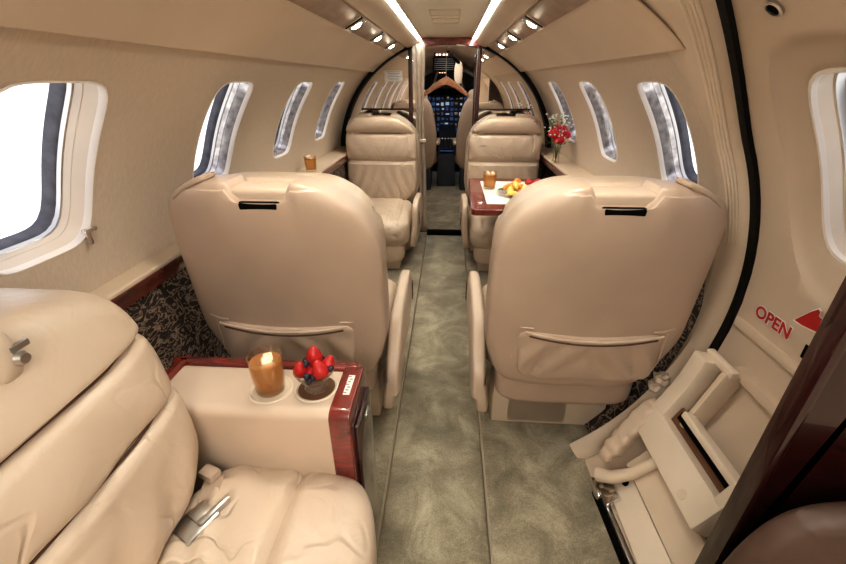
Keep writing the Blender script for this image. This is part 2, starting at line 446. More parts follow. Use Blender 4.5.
for s_, nm in ((-1, 'left'), (1, 'right')):
    t = thing('ceiling_light_strip', 'long white light strip along the %s edge of the ceiling' % nm, 'light', (s_ * .172, 1.0, 1.41), group='ceiling light strips')
    mb = MB(); mb.box((s_ * .172, 1.2, 1.413), (.014, 4.9, .006), .001); mb.build('light_tube', M['strip'], t)
    mb = MB(); mb.box((s_ * .160, 1.2, 1.416), (.006, 4.9, .01), .001); mb.build('light_channel', M['white_edge'], t)
# service panels with reading lights
for s_, nm in ((-1, 'left'), (1, 'right')):
    th = math.atan2(1.372 - 1.333, .335 - .262) * s_
    rot = Matrix.Rotation(th, 3, 'Y')
    cx, cz = s_ * .300, 1.350
    t = thing('service_panel', 'long veneered overhead service panel above the %s seats' % nm, 'panel', (cx, 1.5, cz), group=None)
    mb = MB(); mb.box((cx, 1.4, cz), (.076, 3.1, .006), .002, rot); mb.build('veneer_panel', M['air'], t)
    for k, y in enumerate((.80, 1.60, 2.05, 2.50)):
        pos = ['out of view above the camera', 'nearest of three in view', 'middle of three in view', 'farthest, beside the divider']
        l = thing('reading_light', 'round glowing reading light in the %s overhead panel, %s' % (nm, pos[k]), 'light', (cx, y, cz - .004), group='reading lights')
        nrm = rot @ Vector((0, 0, -1)); ux = rot @ Vector((1, 0, 0))
        c = Vector((cx, y, cz)) + nrm * .004
        mb = MB(); mb.box(c, (.066, .10, .005), .002, rot); mb.build('chrome_bezel', M['metal'], l)
        mb = MB(); mb.box(c + nrm * .002 + Vector((0, -.042, 0)), (.07, .009, .006), .001, rot); mb.build('dark_air_slot', M['slot'], l)
        mb = MB(); mb.box(c + ux * s_ * .035 + nrm * .001, (.007, .10, .008), .001, rot); mb.build('bright_edge', M['white_edge'], l)
        rr = rot @ Matrix.Rotation(pi, 3, 'X')
        mb = MB(); mb.lathe([(.026, .0), (.028, .004), (.022, .007), (.021, .004)], c, 24, rr); mb.build('lamp_ring', M['chrome'], l)
        mb = MB(); mb.lathe([(0, .013), (.012, .011), (.021, .004)], c, 20, rr); mb.build('lamp_lens', M['lamp'], l)
        for q in (-.022, .022):
            mb = MB(); mb.lathe([(.0, .006), (.007, .006), (.009, .002)], c + ux * q + Vector((0, .036, 0)), 12, rr); mb.build('air_nozzle', M['metal'], l)

# ------------------------------------------------------------------ floors
mb = MB(); mb.box((.02, 1.05, FA - .02), (.40, 4.7, .04), .001)
tag(mb.build('floor', M['carpet']), 'sage green carpeted aisle floor', 'floor', kind='structure')
mb = MB(); mb.box((-.42, .85, FS - .03), (.585, 4.3, .06), .004)
tag(mb.build('floor_left', M['carpet']), 'raised carpeted floor under the left seats', 'floor', kind='structure')
mb = MB(); mb.box((.355, .85, FS - .03), (.375, 4.3, .06), .004)
tag(mb.build('floor_right', M['carpet']), 'carpeted entry floor and floor under the right seats', 'floor', kind='structure')
for s_, x in ((-1, -.125), (1, .165)):
    mb = MB(); mb.box((x, 1.0, FS - .012), (.006, 4.1, .028), .002)
    tag(mb.build('trim_%d' % (1 if s_ < 0 else 2), M['edging']), 'thin beige edging along the %s side of the aisle' % ('left' if s_ < 0 else 'right'), 'trim', kind='structure')

# ------------------------------------------------------------------ side ledges and patterned lower panels
for s_, y0, y1, nm in ((-1, -1.3, 3.0, 'left'), (1, 1.04, 3.0, 'right')):
    t = thing('side_ledge', '%s ledge below the portholes with burgundy edge and patterned side panel' % nm, 'ledge', (s_ * .7, (y0 + y1) / 2, .72))
    def wx(y): return .700 - .065 * sstep(1.48, 1.62, y)
    Y = sorted(set([y0, y1] + [y0 + (y1 - y0) * k / 40 for k in range(41)] + [1.48 + .02 * k for k in range(8)]))
    def strip(prof, name, mat, Y=Y):
        vs = []; fc = []; k = len(prof(0))
        for y in Y: vs += [(s_ * x, y, z) for x, z in prof(y)]
        for i in range(len(Y) - 1):
            for j in range(k): q = i * k + j; q2 = i * k + (j + 1) % k; fc.append((q, q2, q2 + k, q + k))
        fc.append(tuple(range(k))); fc.append(tuple(range((len(Y) - 1) * k, len(Y) * k)))
        m = MB(); m.raw(vs, fc); return m.build(name, mat, t, smooth=30)
    strip(lambda y: [(.745, .758), (wx(y) + .004, .752), (wx(y), .748), (wx(y), .742), (.745, .742)], 'ledge_top', M['plastic'])
    strip(lambda y: [(.74, .742), (wx(y) - .004, .742), (wx(y) - .006, .73), (wx(y) - .002, .705), (.74, .705)], 'burgundy_edge', M['wood_ledge'])
    if s_ < 0: strip(lambda y: [(.735, .705), (wx(y) + .012, .705), (.675, .30), (.60, .11), (.66, .11)], 'patterned_side_panel', M['pattern'])
    else: strip(lambda y: [(.747, .705), (.738, .60), (.725, .50), (.69, .38), (.62, .25), (.52, .12), (.54, .11), (.64, .25)], 'patterned_side_panel', M['pattern'], [.965 + 2.035 * k / 40 for k in range(41)])

# ------------------------------------------------------------------ cabin seats
def backx(w, z, m):
    """outline of the seat back: returns (left, right) for normalised height w in [-1,1]; aisle side = +x*m"""
    t = max(0, (w - .2) / .8)
    ai = .085 + .171 * (1 - t ** 3) - .035 * sstep(-.4, -1, w)
    wl = .180 + .072 * (1 - t ** 7) - .06 * sstep(-.3, -1, w)
    return wl, ai
def make_seat(m, label):
    t = thing('cabin_seat', label, 'seat', (0, 0, 0), group='cream leather cabin seats')
    zc, hz = .697, .300
    lean = lambda z: -.01 - .06 * (z - .25) / .72
    def shell(u, v):
        z = zc + v.z; w = v.z / hz; wl, ai = backx(w, z, m)
        ed = max(abs(u[0]), 1e-6)
        x = u[0] * (ai if u[0] > 0 else wl)
        # notch for the head rest
        nx = x - (-.012)
        notch = sstep(.075, .05, abs(nx)) * sstep(.80, .92, w) * .038
        dip = .008 * sstep(.5, 1, w) * sstep(.09, .07, abs(nx))
        y = v.y + lean(z) + .012 * (1 - min(1, ed ** 2)) * (-1 if v.y < 0 else 0) + (dip if v.y < 0 else 0)
        if v.y < 0 and w < .9: y += -.006 * (1 - abs(u[0]) ** 3)
        return Vector((x * m, y, z - notch - zc))
    a = MB(); a.soft((0, 0, zc - .013), (.25, .052, hz - .013), 9, 44, shell); sh = a.build('back_shell', M['leather_back'], t, local=True)
    # piping seam around the shell
    def rear(x, z, off=0):        # point on rear face
        return Vector((x * m, lean(z) - .052 - .012 + off + .010 * (abs(x) / .25) ** 2, z))
    # front pad
    def pad(u, v):
        z = .700 + v.z; w = (z - zc) / hz; wl, ai = backx(min(w, .93), z, m)
        x = u[0] * ((ai if u[0] > 0 else wl) - .012)
        y = v.y + lean(z) + .088
        if v.y > 0:
            g = .020 * gs(z, .865, .008) + .020 * gs(z, .70, .008)
            bul = .012 * (abs(sin(pi * (z - .70) / .165)) if z > .70 else .8)
            fold = 0
            if z < .70: fold = .004 * sin(abs(x) * 90 + (z - .5) * 40) * sstep(.7, .6, z) + .004 * gs(abs(x), .10, .01)
            elif z < .865: fold = .003 * sin(abs(x) * 60 - (z - .7) * 55) * (abs(x) / .2)
            y += -g + bul * (1 - u[0] ** 4) + fold
            if z > .865: y += .012 * sin(pi * (z - .865) / .14)
        return Vector((x * m, y, z - .700))
    a = MB(); a.soft((0, 0, .700), (.24, .055, .257), 6, 40, pad); bk = a.build('backrest_cushion', M['leather'], t, local=True)
    for zz in (.865, .70):
        a = MB(); wl, ai = backx((zz - zc) / hz, zz, m)
        a.tube([(m * x, lean(zz) + .088 + .037 - .035 * (abs(x) / .245) ** 6, zz) for x in [-(wl - .03) + (wl + ai - .06) * k / 20 for k in range(21)]], .0022, 6)
        a.build('seam', M['seam'], bk, local=True)
    # head rest cover seen over the notch
    a = MB()
    def hr(u, v):
        x = v.x; return Vector((x, v.y - .010 * (z_(v) / .03) * 0, v.z - .012 * (x / .14) ** 4))
    def z_(v): return v.z
    a.soft((-.012 * m, lean(.955) - .004, .934), (.118, .042, .022), 6, 18, hr); hd = a.build('headrest', M['leather_smooth'], t, local=True)
    for xx in (-.128, .104):
        a = MB(); a.tube([(m * xx, lean(.96) - .045, .926), (m * xx, lean(.96) - .035, .952), (m * xx * .98, lean(.96) + .02, .957)], .0025, 6); a.build('headrest_piping', M['leather_back'], hd, local=True)
    a = MB(); a.box((-.012 * m, lean(.925) - .056, .918), (.094, .018, .021), .006); a.build('handhold_slot', M['slot'], t, local=True)
    a = MB(); a.soft((-.175 * m, lean(.955) - .022, .960), (.045, .034, .008), 5, 10, lambda u, v: Vector((v.x, v.y, v.z + .55 * v.x * m - 3 * v.x * v.x))); a.build('corner_strap', M['metal'] if 0 else M['leather_back'], t, local=True)
    # belt guide ring
    a = MB(); a.lathe([(.008, 0), (.013, 0), (.013, .004), (.008, .004), (.008, 0)], (-.18 * m, lean(.93) + .148, .93), 18, Matrix.Rotation(-pi / 2, 3, 'X')); a.build('belt_guide', M['chrome'], t, local=True)
    # rear pocket
    PX, PZ, PH = -.010 * m, .520, .080
    def pk(u, v):
        x, z = v.x, v.z; w = z / PH
        x2 = x * (1 - .06 * (1 - w) / 2)
        sag = -.016 * (1 - (x / .18) ** 2) * sstep(0, 1, w)
        y = v.y
        if v.y < 0:
            y += -.012 * sstep(-1, .6, w) * (1 - abs(u[0]) ** 4)
            y += .004 * sin(abs(x) * 70 + z * 55) * sstep(1, .2, abs(w)) + .005 * gs(abs(x) - .12, -.3 * z, .008) + .004 * gs(abs(x) - .10 + .8 * z, 0, .008)
        return Vector((x2, y, z + sag))
    a = MB(); a.soft((PX, lean(PZ) - .056, PZ), (.186, .022, PH), 7, 40, pk); po = a.build('back_pocket', M['leather_back'], t, local=True)
    hy = lambda x: lean(.56) - .081 - .012 * (1 - (x / .18) ** 2)
    a = MB(); a.tube([(PX + x, hy(x), PZ + PH - .001 - .018 * (1 - (x / .175) ** 2)) for x in [-.172 + .344 * k / 20 for k in range(21)]], .0032, 8)
    a.build('pocket_hem', M['leather'], po, local=True)
    a = MB(); a.tube([(PX + x, hy(x) + .0005, PZ + PH - .010 - .020 * (1 - (x / .175) ** 2)) for x in [-.16 + .32 * k / 20 for k in range(21)]], .0022, 6)
    a.build('pocket_shadow_seam', M['seam'], po, local=True)
    for sx in (-1, 1):
        e = .242 if sx * m > 0 else .232
        a = MB(); a.tube([(PX + sx * .150, lean(.57) - .075, PZ + PH + .006), (PX + sx * .176, lean(.57) - .066, PZ + PH + .002), (PX + sx * .205, lean(.57) - .060, PZ + PH + .010), (sx * e, lean(.57) - .046, PZ + PH + .012)], .0022, 6); a.build('shell_seam', M['leather'], sh, local=True)
        a = MB(); a.tube([(PX + sx * .192, lean(.55) - .062, PZ + PH), (PX + sx * .194, lean(.50) - .060, .50), (PX + sx * .186, lean(.42) - .054, .44)], .0018, 6); a.build('pocket_side_seam', M['leather'], sh, local=True)
    # lower skirt roll
    a = MB(); a.soft((-.0 * m, .040, .338), (.205, .085, .056), 5, 20); a.build('lower_skirt', M['leather_back'], t, local=True)
    # seat cushion
    def cu(u, v):
        x, y, z = v
        if z > 0: z += .014 * (1 - u[0] ** 4) - .012 * gs(x, .15, .006) - .012 * gs(x, -.15, .006) + .003 * sin(x * 60 + y * 25) * (1 - u[1] ** 2)
        z -= .02 * (y / .25) * (1 if y < 0 else 0)
        if y > .1: z += -.02 * ((y - .1) / .15) ** 2; 
        if z < 0: y -= .05 * (abs(u[2])) * (1 if y > 0 else 0)
        return Vector((x, y, z))
    a = MB(); a.soft((.002 * m, .31, .355), (.228, .25, .088), 5, 30, cu); a.build('seat_cushion', M['leather_soft'], t, local=True)
    a = MB(); a.soft((-.012 * m, .45, .235), (.205, .085, .07), 4, 16); a.build('leg_rest', M['leather'], t, local=True)
    a = MB(); a.box((-.01 * m, .26, .195), (.34, .42, .165), .015); a.box((m * .07, .10, .20), (.26, .10, .17), .012); a.build('pedestal', M['plastic'], t, local=True)
    # seat rail bits
    a = MB(); a.tube([(-.12 * m, .07, .125), (-.15 * m, .04, .13), (-.17 * m, .06, .135)], .008, 8); a.build('rail_fitting', M['metal'], t, local=True)
    # armrests
    def arm(sx, nm):
        a = MB()
        def af(u, v):
            x, y, z = v
            z += .03 * sstep(-.2, .22, y) - (.07 * sstep(-.10, -.24, y) if z > 0 else 0)
            if z < 0: y += -.07 * (u[2]) * (-1 if y > .05 else 0) * 0 + (.0)
            x += -.02 * sx * sstep(.3, -1, u[2])
            return Vector((x, y, z))
        a.soft((sx * .260, .210, .35), (.025, .255, .15), 5, 22, af)
        o = a.build(nm, M['leather_smooth'], t, local=True)
        a = MB(); a.box((sx * .284, .42, .43), (.004, .012, .05), .002); a.build('recline_handle', M['chrome'], o, local=True)
        a = MB(); a.box((sx * .2845, .42, .43), (.003, .026, .075), .001); a.build('handle_plate', M['seam'], o, local=True)
    arm(m, 'armrest'); 
    # lap belt
    a = MB(); a.box((m * .10, .12, .459), (.05, .03, .012), .004); a.build('belt_buckle', M['metal'], t, local=True)
    a = MB(); a.bar((-m * .02, .14, .458), (-m * .18, .10, .452), .035, .003, .001); a.build('seat_belt', M['leather_back'], t, local=True)
    return t
sA = make_seat(1, 'cream leather seat seen from behind, beside the left wall, pocket facing the camera')
sA.location = (-.382, .985, 0)
sB = make_seat(-1, 'cream leather seat seen from behind, beside the entry door on the right')
sB.location = (.400, .988, 0)
sC = dup(sB, (-.405, 2.74, 0), pi, 'cream leather seat facing the camera, left of the far aisle')
sD = dup(sA, (.385, 2.74, 0), pi, 'cream leather seat facing the camera behind the laid table, right of the aisle')
sC.scale = sD.scale = (.95, 1, 1.015)

# ------------------------------------------------------------------ side-facing divan (near left)
t = thing('side_divan', 'wide cream leather divan against the left wall, nearest the camera', 'sofa', (-.4, -.1, FS))
def db(u, v):
    x, y, z = v                       # x half .11, y half .62, z half .24 ; centre (-.53,-.11,.68)
    w = z / .225
    if x > 0:
        zz = z + .712
        x += -.019 * gs(zz, .80, .007) - .019 * gs(zz, .685, .007)
        x += .011 * (abs(sin(pi * (zz - .685) / .115)) ** .6 if .685 < zz < .80 else .8)
        x += .0045 * sin(y * 38 + zz * 24) * gs(zz, .72, .05) + .006 * gs(y + .5 * (zz - .72), .12, .012) * gs(zz, .725, .05) + .004 * sin(y * 55 - zz * 30) * gs(zz, .55, .07)
    x += -.035 * w - .02 * w * w * (1 if w > 0 else 0)
    # rounded far end in plan and elevation
    if u[1] > 0: y -= .025 * max(0, w) ** 3
    return Vector((x, y, z))
mb = MB(); mb.soft((-.545, -.12, .712), (.125, .66, .225), 6, 120, db); back = mb.build('backrest', M['leather'], t)
mb = MB()
for zz, xx in ((.80, -.4475), (.685, -.4255)):
    mb.tube([(xx - .035 * sstep(.36, .54, y) ** 2, y, zz) for y in [-.7 + 1.19 * k / 40 for k in range(41)]], .0025, 6)
mb.build('seam', M['seam'], back)
def dc(u, v):
    x, y, z = v
    if z > 0: 
        z += .012 * (1 - u[0] ** 4) - .016 * gs(x, .022, .009) 
        z += .004 * sin(y * 30 + x * 45) * gs(x, -.08, .07) + .010 * gs(x + .35 * (y - .4), -.06, .010) * gs(y, .50, .10) - .008 * gs(x + .35 * (y - .4), -.085, .010) * gs(y, .48, .12)
        z += -.012 * u[0]
    return Vector((x, y, z))
mb = MB(); mb.soft((-.268, -.10, .390), (.198, .655, .090), 5.5, 56, dc); mb.build('seat_cushion', M['leather_soft'], t)
mb = MB(); mb.box((-.33, -.1, .205), (.385, 1.26, .19), .015); mb.build('base', M['plastic'], t)
# seat belt with buckle
bt = thing('lap_belt', 'beige lap belt with a chrome buckle lying in the crease of the divan', 'seat belt', (-.36, .38, .47))
mb = MB(); rot = Matrix.Rotation(R(-25), 3, 'Z') @ Matrix.Rotation(R(8), 3, 'Y')
mb.box((-.385, .405, .492), (.046, .062, .016), .005, rot); mb.box((-.382, .412, .501), (.036, .022, .006), .002, rot); mb.build('buckle', M['metal'], bt)
mb = MB(); mb.box((-.362, .424, .496), (.010, .060, .018), .003, rot); mb.build('buckle_pin', M['metal'], bt)
mb = MB(); mb.bar((-.385, .425, .488), (-.405, .50, .484), .034, .006, .001); mb.build('strap', M['leather_back'], bt)
mb = MB(); mb.box((-.412, .498, .494), (.036, .026, .020), .006, Matrix.Rotation(R(-20), 3, 'Z')); mb.build('belt_tongue', M['leather_back'], bt)
st = thing('shoulder_harness', 'shoulder harness end fitting with metal catch on the divan backrest', 'harness', (-.53, .30, .85))
def hp(px_y, z, dx=0): return (-.492 + dx, px_y, z)
mb = MB(); mb.soft((-.470, .325, .900), (.026, .018, .034), 3.5, 10); mb.build('strap_end', M['leather_soft'], st)
mb = MB(); mb.lathe([(0, .006), (.006, .006), (.009, 0)], (-.444, .336, .892), 14, Matrix.Rotation(pi / 2, 3, 'Y')); mb.box((-.446, .341, .905), (.006, .022, .008), .002); mb.build('catch', M['metal'], st)

# ------------------------------------------------------------------ side cabinet with cup holders
CT = .618; CY0, CY1 = .540, .69
t = thing('side_cabinet', 'low leather topped side cabinet with burgundy edges between the divan and the left seat', 'cabinet', (-.38, .62, FS))
def prof(y0, y1, z0, z1, r):
    p = [(y0, z0), (y1, z0)]
    for k in range(7): a = R(90 * k / 6); p.append((y1 - r + r * cos(a), z1 - r + r * sin(a)))
    for k in range(7): a = R(90 + 90 * k / 6); p.append((y0 + r + r * cos(a), z1 - r + r * sin(a)))
    return p
mb = MB(); mb.prism(prof(CY0, CY1 - .012, .12, CT, .022), 0, -.53, -.180); mb.build('leather_top', M['leather_smooth'], t)
mb = MB(); mb.prism(prof(CY0 - .002, CY1 + .006, .13, CT + .002, .022), 0, -.181, -.139, .004); mb.build('burgundy_end', M['wood'], t)
mb = MB(); mb.box((-.36, CY1 - .004, CT - .015), (.42, .024, .034), .008); mb.box((-.545, .62, CT - .015), (.03, .15, .034), .008); mb.build('burgundy_rear_rim', M['wood'], t)
mb = MB(); mb.box((-.134, (CY0 + CY1) / 2 + .004, .37), (.012, CY1 - CY0 - .03, .40), .006); d = mb.build('drawer_front', M['wood_dark'], t)
mb = MB(); mb.box((-.127, (CY0 + CY1) / 2 + .01, .545), (.005, .03, .012), .002); mb.build('drawer_pull', M['metal'], d)
mb = MB()
mb.box((-.158, .622, CT + .0025), (.013, .058, .001), 0); mb.build('printed_placard', M['paper'], t)
mb = MB()
for k in range(7): mb.box((-.161 + .002 * (k % 3), .598 + .008 * k, CT + .0033), (.006, .003, .0006), 0)
mb.build('placard_print', M['ink'], t)
cups = [(-.312, .602, 'holder around the tea glass'), (-.222, .612, 'holder around the berry bowl')]
for cx, cy, lb in cups:
    mb = MB(); mb.lathe([(.036, .0), (.040, .0025), (.043, .001), (.043, 0)], (cx, cy, CT), 36); mb.build('cup_holder_ring', M['plastic_lt'], t)
    mb = MB(); mb.lathe([(0, .0008), (.0365, .0008)], (cx, cy, CT), 36); mb.build('cup_holder_well', M['brown'] if cx > -.25 else M['plastic'], t)
def tumbler(name, label, x, y, z, r=.031, h=.085, group=None):
    g = thing(name, label, 'glass', (x, y, z), group=group)
    prof = [(0, 0), (r * .86, 0), (r * .9, .004), (r, h * .5), (r * 1.04, h), (r * .99, h), (r * .94, h * .5), (r * .82, .01), (0, .008)]
    mb = MB(); mb.lathe(prof, (x, y, z), 32); mb.build('tumbler', M['tumbler'], g)
    mb = MB(); mb.lathe([(0, .0095), (r * .80, .0105), (r * .925, h * .5), (r * .96, h * .84), (0, h * .84)], (x, y, z), 28); mb.build('iced_tea', M['tea'], g)
    random.seed(int(x * 999))
    for k in range(4):
        q = (x + random.uniform(-.4, .4) * r, y + random.uniform(-.4, .4) * r, z + h * .80 + .008 * random.random())
        ro = Matrix.Rotation(random.random() * 3, 3, Vector((random.random(), random.random(), 1)).normalized())
        mb = MB(); mb.box(q, (.018, .018, .016), .004, ro); mb.build('ice_cube', M['ice'], g)
    return g
tumbler('tea_glass', 'tall tumbler of amber iced tea on the side cabinet', -.312, .602, CT + .0015, .031, .082)
g = thing('glass_bowl', 'clear glass bowl holding berries on the side cabinet', 'bowl', (-.222, .61, CT + .0015))
bz = CT + .0015; bx_, by_ = -.222, .612
mb = MB(); mb.lathe([(0, 0), (.022, 0), (.024, .004), (.018, .010), (.026, .020), (.034, .034), (.040, .046), (.038, .046), (.032, .034), (.024, .022), (.014, .014), (0, .013)], (bx_, by_, bz), 36); mb.build('bowl', M['bowl_glass'], g)
def strawberry(x, y, z, rx, rz, s, label, i):
    o = thing('strawberry', label, 'strawberry', (x, y, z), group='strawberries in the glass bowl')
    rot = Matrix.Rotation(rz, 3, 'Z') @ Matrix.Rotation(rx, 3, 'X')
    mb = MB(); mb.lathe([(0, .021 * s), (.005 * s, .018 * s), (.011 * s, .008 * s), (.0145 * s, -.003 * s), (.013 * s, -.011 * s), (.006 * s, -.015 * s), (0, -.015 * s)], (x, y, z), 18, rot); mb.build('fruit', M['berry'], o)
    mb = MB()
    for k in range(6):
        a = 2 * pi * k / 6
        p = [rot @ Vector(v) + Vector((x, y, z)) for v in ((0, 0, -.0155 * s), (.005 * s * cos(a - .4), .005 * s * sin(a - .4), -.016 * s), (.012 * s * cos(a), .012 * s * sin(a), -.014 * s), (.005 * s * cos(a + .4), .005 * s * sin(a + .4), -.016 * s))]
        mb.raw(p, [(0, 1, 2, 3)])
    mb.build('calyx', M['green'], o)
SB = [(-.024, -.008, .050, .3, .5, 1.0, 'strawberry at the left rim of the glass bowl'),
      (.016, -.012, .054, -.3, 1.2, 1.1, 'large strawberry at the front right of the glass bowl'),
      (-.002, .016, .066, .1, .2, 1.15, 'topmost strawberry standing at the back of the glass bowl'),
      (.026, .010, .052, .5, 2.2, .95, 'strawberry at the right rim of the glass bowl'),
      (-.008, -.002, .040, 1.2, .2, .8, 'strawberry buried in the middle of the glass bowl')]
for i, (dx, dy, dz, rx, rz, s_, lb) in enumerate(SB): strawberry(bx_ + dx, by_ + dy, bz + dz, rx, rz, s_, lb, i)
BB = [(-.006, -.026, .048), (.004, -.020, .042), (-.012, -.006, .062), (-.020, .012, .054), (.034, -.002, .050), (.010, .024, .052), (-.002, -.028, .038)]
for k, (dx, dy, dz) in enumerate(BB):
    mb = MB(); mb.lathe([(0, -.0065), (.004, -.0055), (.0068, 0), (.0045, .005), (.002, .0058), (.0015, .0045), (0, .0045)], (bx_ + dx, by_ + dy, bz + dz), 14)
    o = mb.build('blueberry', M['blueberry']); tag(o, 'small dark blueberry among the strawberries in the glass bowl', 'blueberry', 'blueberries in the glass bowl')

# ------------------------------------------------------------------ far table with meal
TZ = .675
t = thing('folding_table', 'glossy burgundy folding table laid for a meal in front of the far right seat', 'table', (.38, 2.0, TZ))
mb = MB(); mb.prism([(.135, 1.72), (.150, 1.70), (.64, 1.70), (.64, 2.34), (.165, 2.34), (.150, 2.325)], 2, TZ - .028, TZ, .005); mb.build('table_top', M['wood'], t)
mb = MB(); mb.box((.64, 2.0, TZ - .10), (.012, .12, .16), .004); mb.build('wall_bracket', M['metal'], t)
o = MB().box((.36, 2.02, TZ + .0012), (.30, .46, .002), .0006).build('placemat', M['paper']); tag(o, 'pale grey rectangular placemat on the burgundy table', 'placemat')
tumbler('tea_glass', 'tumbler of iced tea on the placemat of the burgundy far table', .245, 2.08, TZ + .0023, .034, .085)
px_, py_ = .36, 1.96
mb = MB(); mb.lathe([(0, 0), (.045, 0), (.05, .003), (.085, .010), (.09, .014), (.085, .013), (.05, .006), (0, .005)], (px_, py_, TZ + .0023), 36)
tag(mb.build('dinner_plate', M['tumbler']), 'round glass plate of fruit on the placemat', 'plate')
random.seed(3)
for k in range(30):
    a = random.random() * 6.28; rr = random.random() ** .6 * .072; hh = .018 + .055 * (1 - rr / .065) * random.random()
    ro = Matrix.Rotation(random.random() * 3, 3, 'Z') @ Matrix.Rotation(random.uniform(-.6, .6), 3, 'X')
    yel = k % 2 == 0
    # curved wedge of fruit
    mb = MB(); mb.soft((px_ + rr * cos(a), py_ + rr * sin(a), TZ + .003 + hh), (.024, .010, .011), 3, 6, lambda u, v: Vector((v.x, v.y, v.z + .006 * (1 - (v.x / .02) ** 2))), ro)
    o = mb.build('melon_wedge' if not yel else 'pineapple_wedge', M['yellow_fruit'] if yel else M['orange_fruit'])
    tag(o, ('yellow pineapple' if yel else 'orange melon') + ' piece heaped on the glass plate', 'fruit', 'pineapple pieces on the plate' if yel else 'melon pieces on the plate')
mb = MB()
for k in range(14):
    a = random.random() * 6.28; c = Vector((px_ - .065 + random.uniform(-.018, .018), py_ - .02 + random.uniform(-.02, .02), TZ + .022 + random.random() * .012))
    p = [c, c + Vector((.012 * cos(a), .012 * sin(a), .006)), c + Vector((.02 * cos(a + .4), .02 * sin(a + .4), .002)), c + Vector((.012 * cos(a + .9), .012 * sin(a + .9), .005))]
    mb.raw(p, [(0, 1, 2, 3)])
tag(mb.build('parsley_garnish', M['green']), 'green leafy garnish at the left edge of the fruit plate', 'garnish')
def nk(u, v): return Vector((v.x, v.y, v.z + .006 * sin(v.x * 120)))
tag(MB().soft((.50, 2.16, TZ + .018), (.06, .04, .012), 3, 12, nk).build('cloth_napkin', M['red']), 'folded dark red cloth napkin on the far table beside the fruit plate', 'napkin')
# vase on right ledge
vx, vy, vz = .672, 2.40, .75
vt = thing('bud_vase', 'clear glass bud vase with stems on the right ledge', 'vase', (vx - .03, vy, vz)); vx -= .03; vz = .745
mb = MB(); mb.lathe([(0, 0), (.022, 0), (.026, .004), (.022, .02), (.017, .05), (.020, .09), (.024, .10), (.022, .10), (.018, .09), (.015, .05), (.019, .02), (0, .008)], (vx, vy, vz), 28); mb.build('vase_glass', M['tumbler'], vt)
mb = MB(); mb.lathe([(0, .009), (.017, .02), (.0145, .05), (0, .05)], (vx, vy, vz), 20); mb.build('water', M['tumbler'], vt)
RS = [(-.035, -.02, .165, 'left'), (-.005, -.035, .135, 'lower middle'), (.03, -.02, .16, 'right'), (-.012, .02, .19, 'rear left'), (.022, .02, .185, 'rear right')]
for dx, dy, dz, nm in RS:
    r_ = thing('red_rose', 'red rose bloom in the glass vase, %s of the bouquet' % nm, 'rose', (vx + dx, vy + dy, vz + dz), group='roses in the glass vase')
    mb = MB(); c = Vector((vx + dx, vy + dy, vz + dz))
    mb.soft(c, (.013, .013, .015), 2.2, 8)
    for ring, (cnt, rad, tl) in enumerate(((3, .013, .2), (5, .021, .5), (6, .028, .9))):
        for k in range(cnt):
            a = 2 * pi * (k + ring * .4) / cnt
            ro = Matrix.Rotation(a, 3, 'Z') @ Matrix.Rotation(-tl * .6, 3, 'Y')
            mb.soft(c + ro @ Vector((rad * .75, 0, -.002 * ring)), (.004, .015 + .003 * ring, .019), 2.5, 6, None, ro)
    mb.build('bloom', M['rose'], r_)
    mb = MB(); mb.tube([(vx, vy, vz + .02), (vx + dx * .3, vy + dy * .3, vz + .09), c], .0018, 6); mb.build('stem', M['green'], r_)
mb = MB(); random.seed(5)
for k in range(70):
    a = random.random() * 6.28; rr = .02 + random.random() * .045; c = Vector((vx + rr * cos(a), vy + rr * sin(a), vz + .11 + random.random() * .14))
    d_ = Vector((cos(a), sin(a), random.uniform(-.2, .9))).normalized() * .03; s_ = d_.cross(Vector((0, 0, 1))).normalized() * .008
    mb.raw([c, c + d_ * .5 + s_, c + d_, c + d_ * .5 - s_], [(0, 1, 2, 3)])
tag(mb.build('bouquet_foliage', M['green']), 'green leaves filling the rose bouquet', 'foliage', kind='stuff')
mb = MB()
for k in range(60):
    a = random.random() * 6.28; rr = .03 + random.random() * .055; c = (vx + rr * cos(a), vy + rr * sin(a), vz + .15 + random.random() * .13)
    mb.soft(c, (.005, .005, .004), 2, 3)
    if k % 4 == 0: mb.tube([(vx, vy, vz + .09), c], .0007, 4)
tag(mb.build('gypsophila_spray', M['white_flower']), 'tiny white filler blossoms around the red roses', 'flowers', kind='stuff')
tumbler('tea_glass', 'small tumbler of amber tea on the left ledge by the far seat', -.672, 2.06, .758, .030, .075)
# pale folded magazine on right ledge
o = MB().box((.682, 1.90, .762), (.05, .16, .006), .002).build('folded_menu', M['paper']); tag(o, 'pale folded menu card lying on the right ledge near the vase', 'menu card')

# ------------------------------------------------------------------ divider with mirrors
DY = 3.0
def dyf(a): return -.20 * max(0, (a - 30) / 30) ** 1.6 if a > 30 else 0
def arc_ring(mb, r0, r1, y0, y1, a0, a1, n=80, bend=False):
    rows = []; 
    for i in range(n + 1):
        a = R(a0 + (a1 - a0) * i / n)
        e = dyf(math.degrees(a)) if bend else 0
        rows.append([mb.bm.verts.new((r * cos(a), y + e, HZ + r * sin(a))) for r, y in ((r0, y0), (r1, y0), (r1, y1), (r0, y1))])
    for A, B in zip(rows, rows[1:]):
        for j in range(4): mb.bm.faces.new((A[j], A[(j + 1) % 4], B[(j + 1) % 4], B[j]))
    mb.bm.faces.new(rows[0][::-1]); mb.bm.faces.new(rows[-1])
mb = MB(); arc_ring(mb, .722, .755, DY - .035, DY + .02, -20, 200)
tag(mb.build('trim_3', M['black'], smooth=30), 'black curved rim where the divider meets the cabin shell', 'trim', kind='structure')
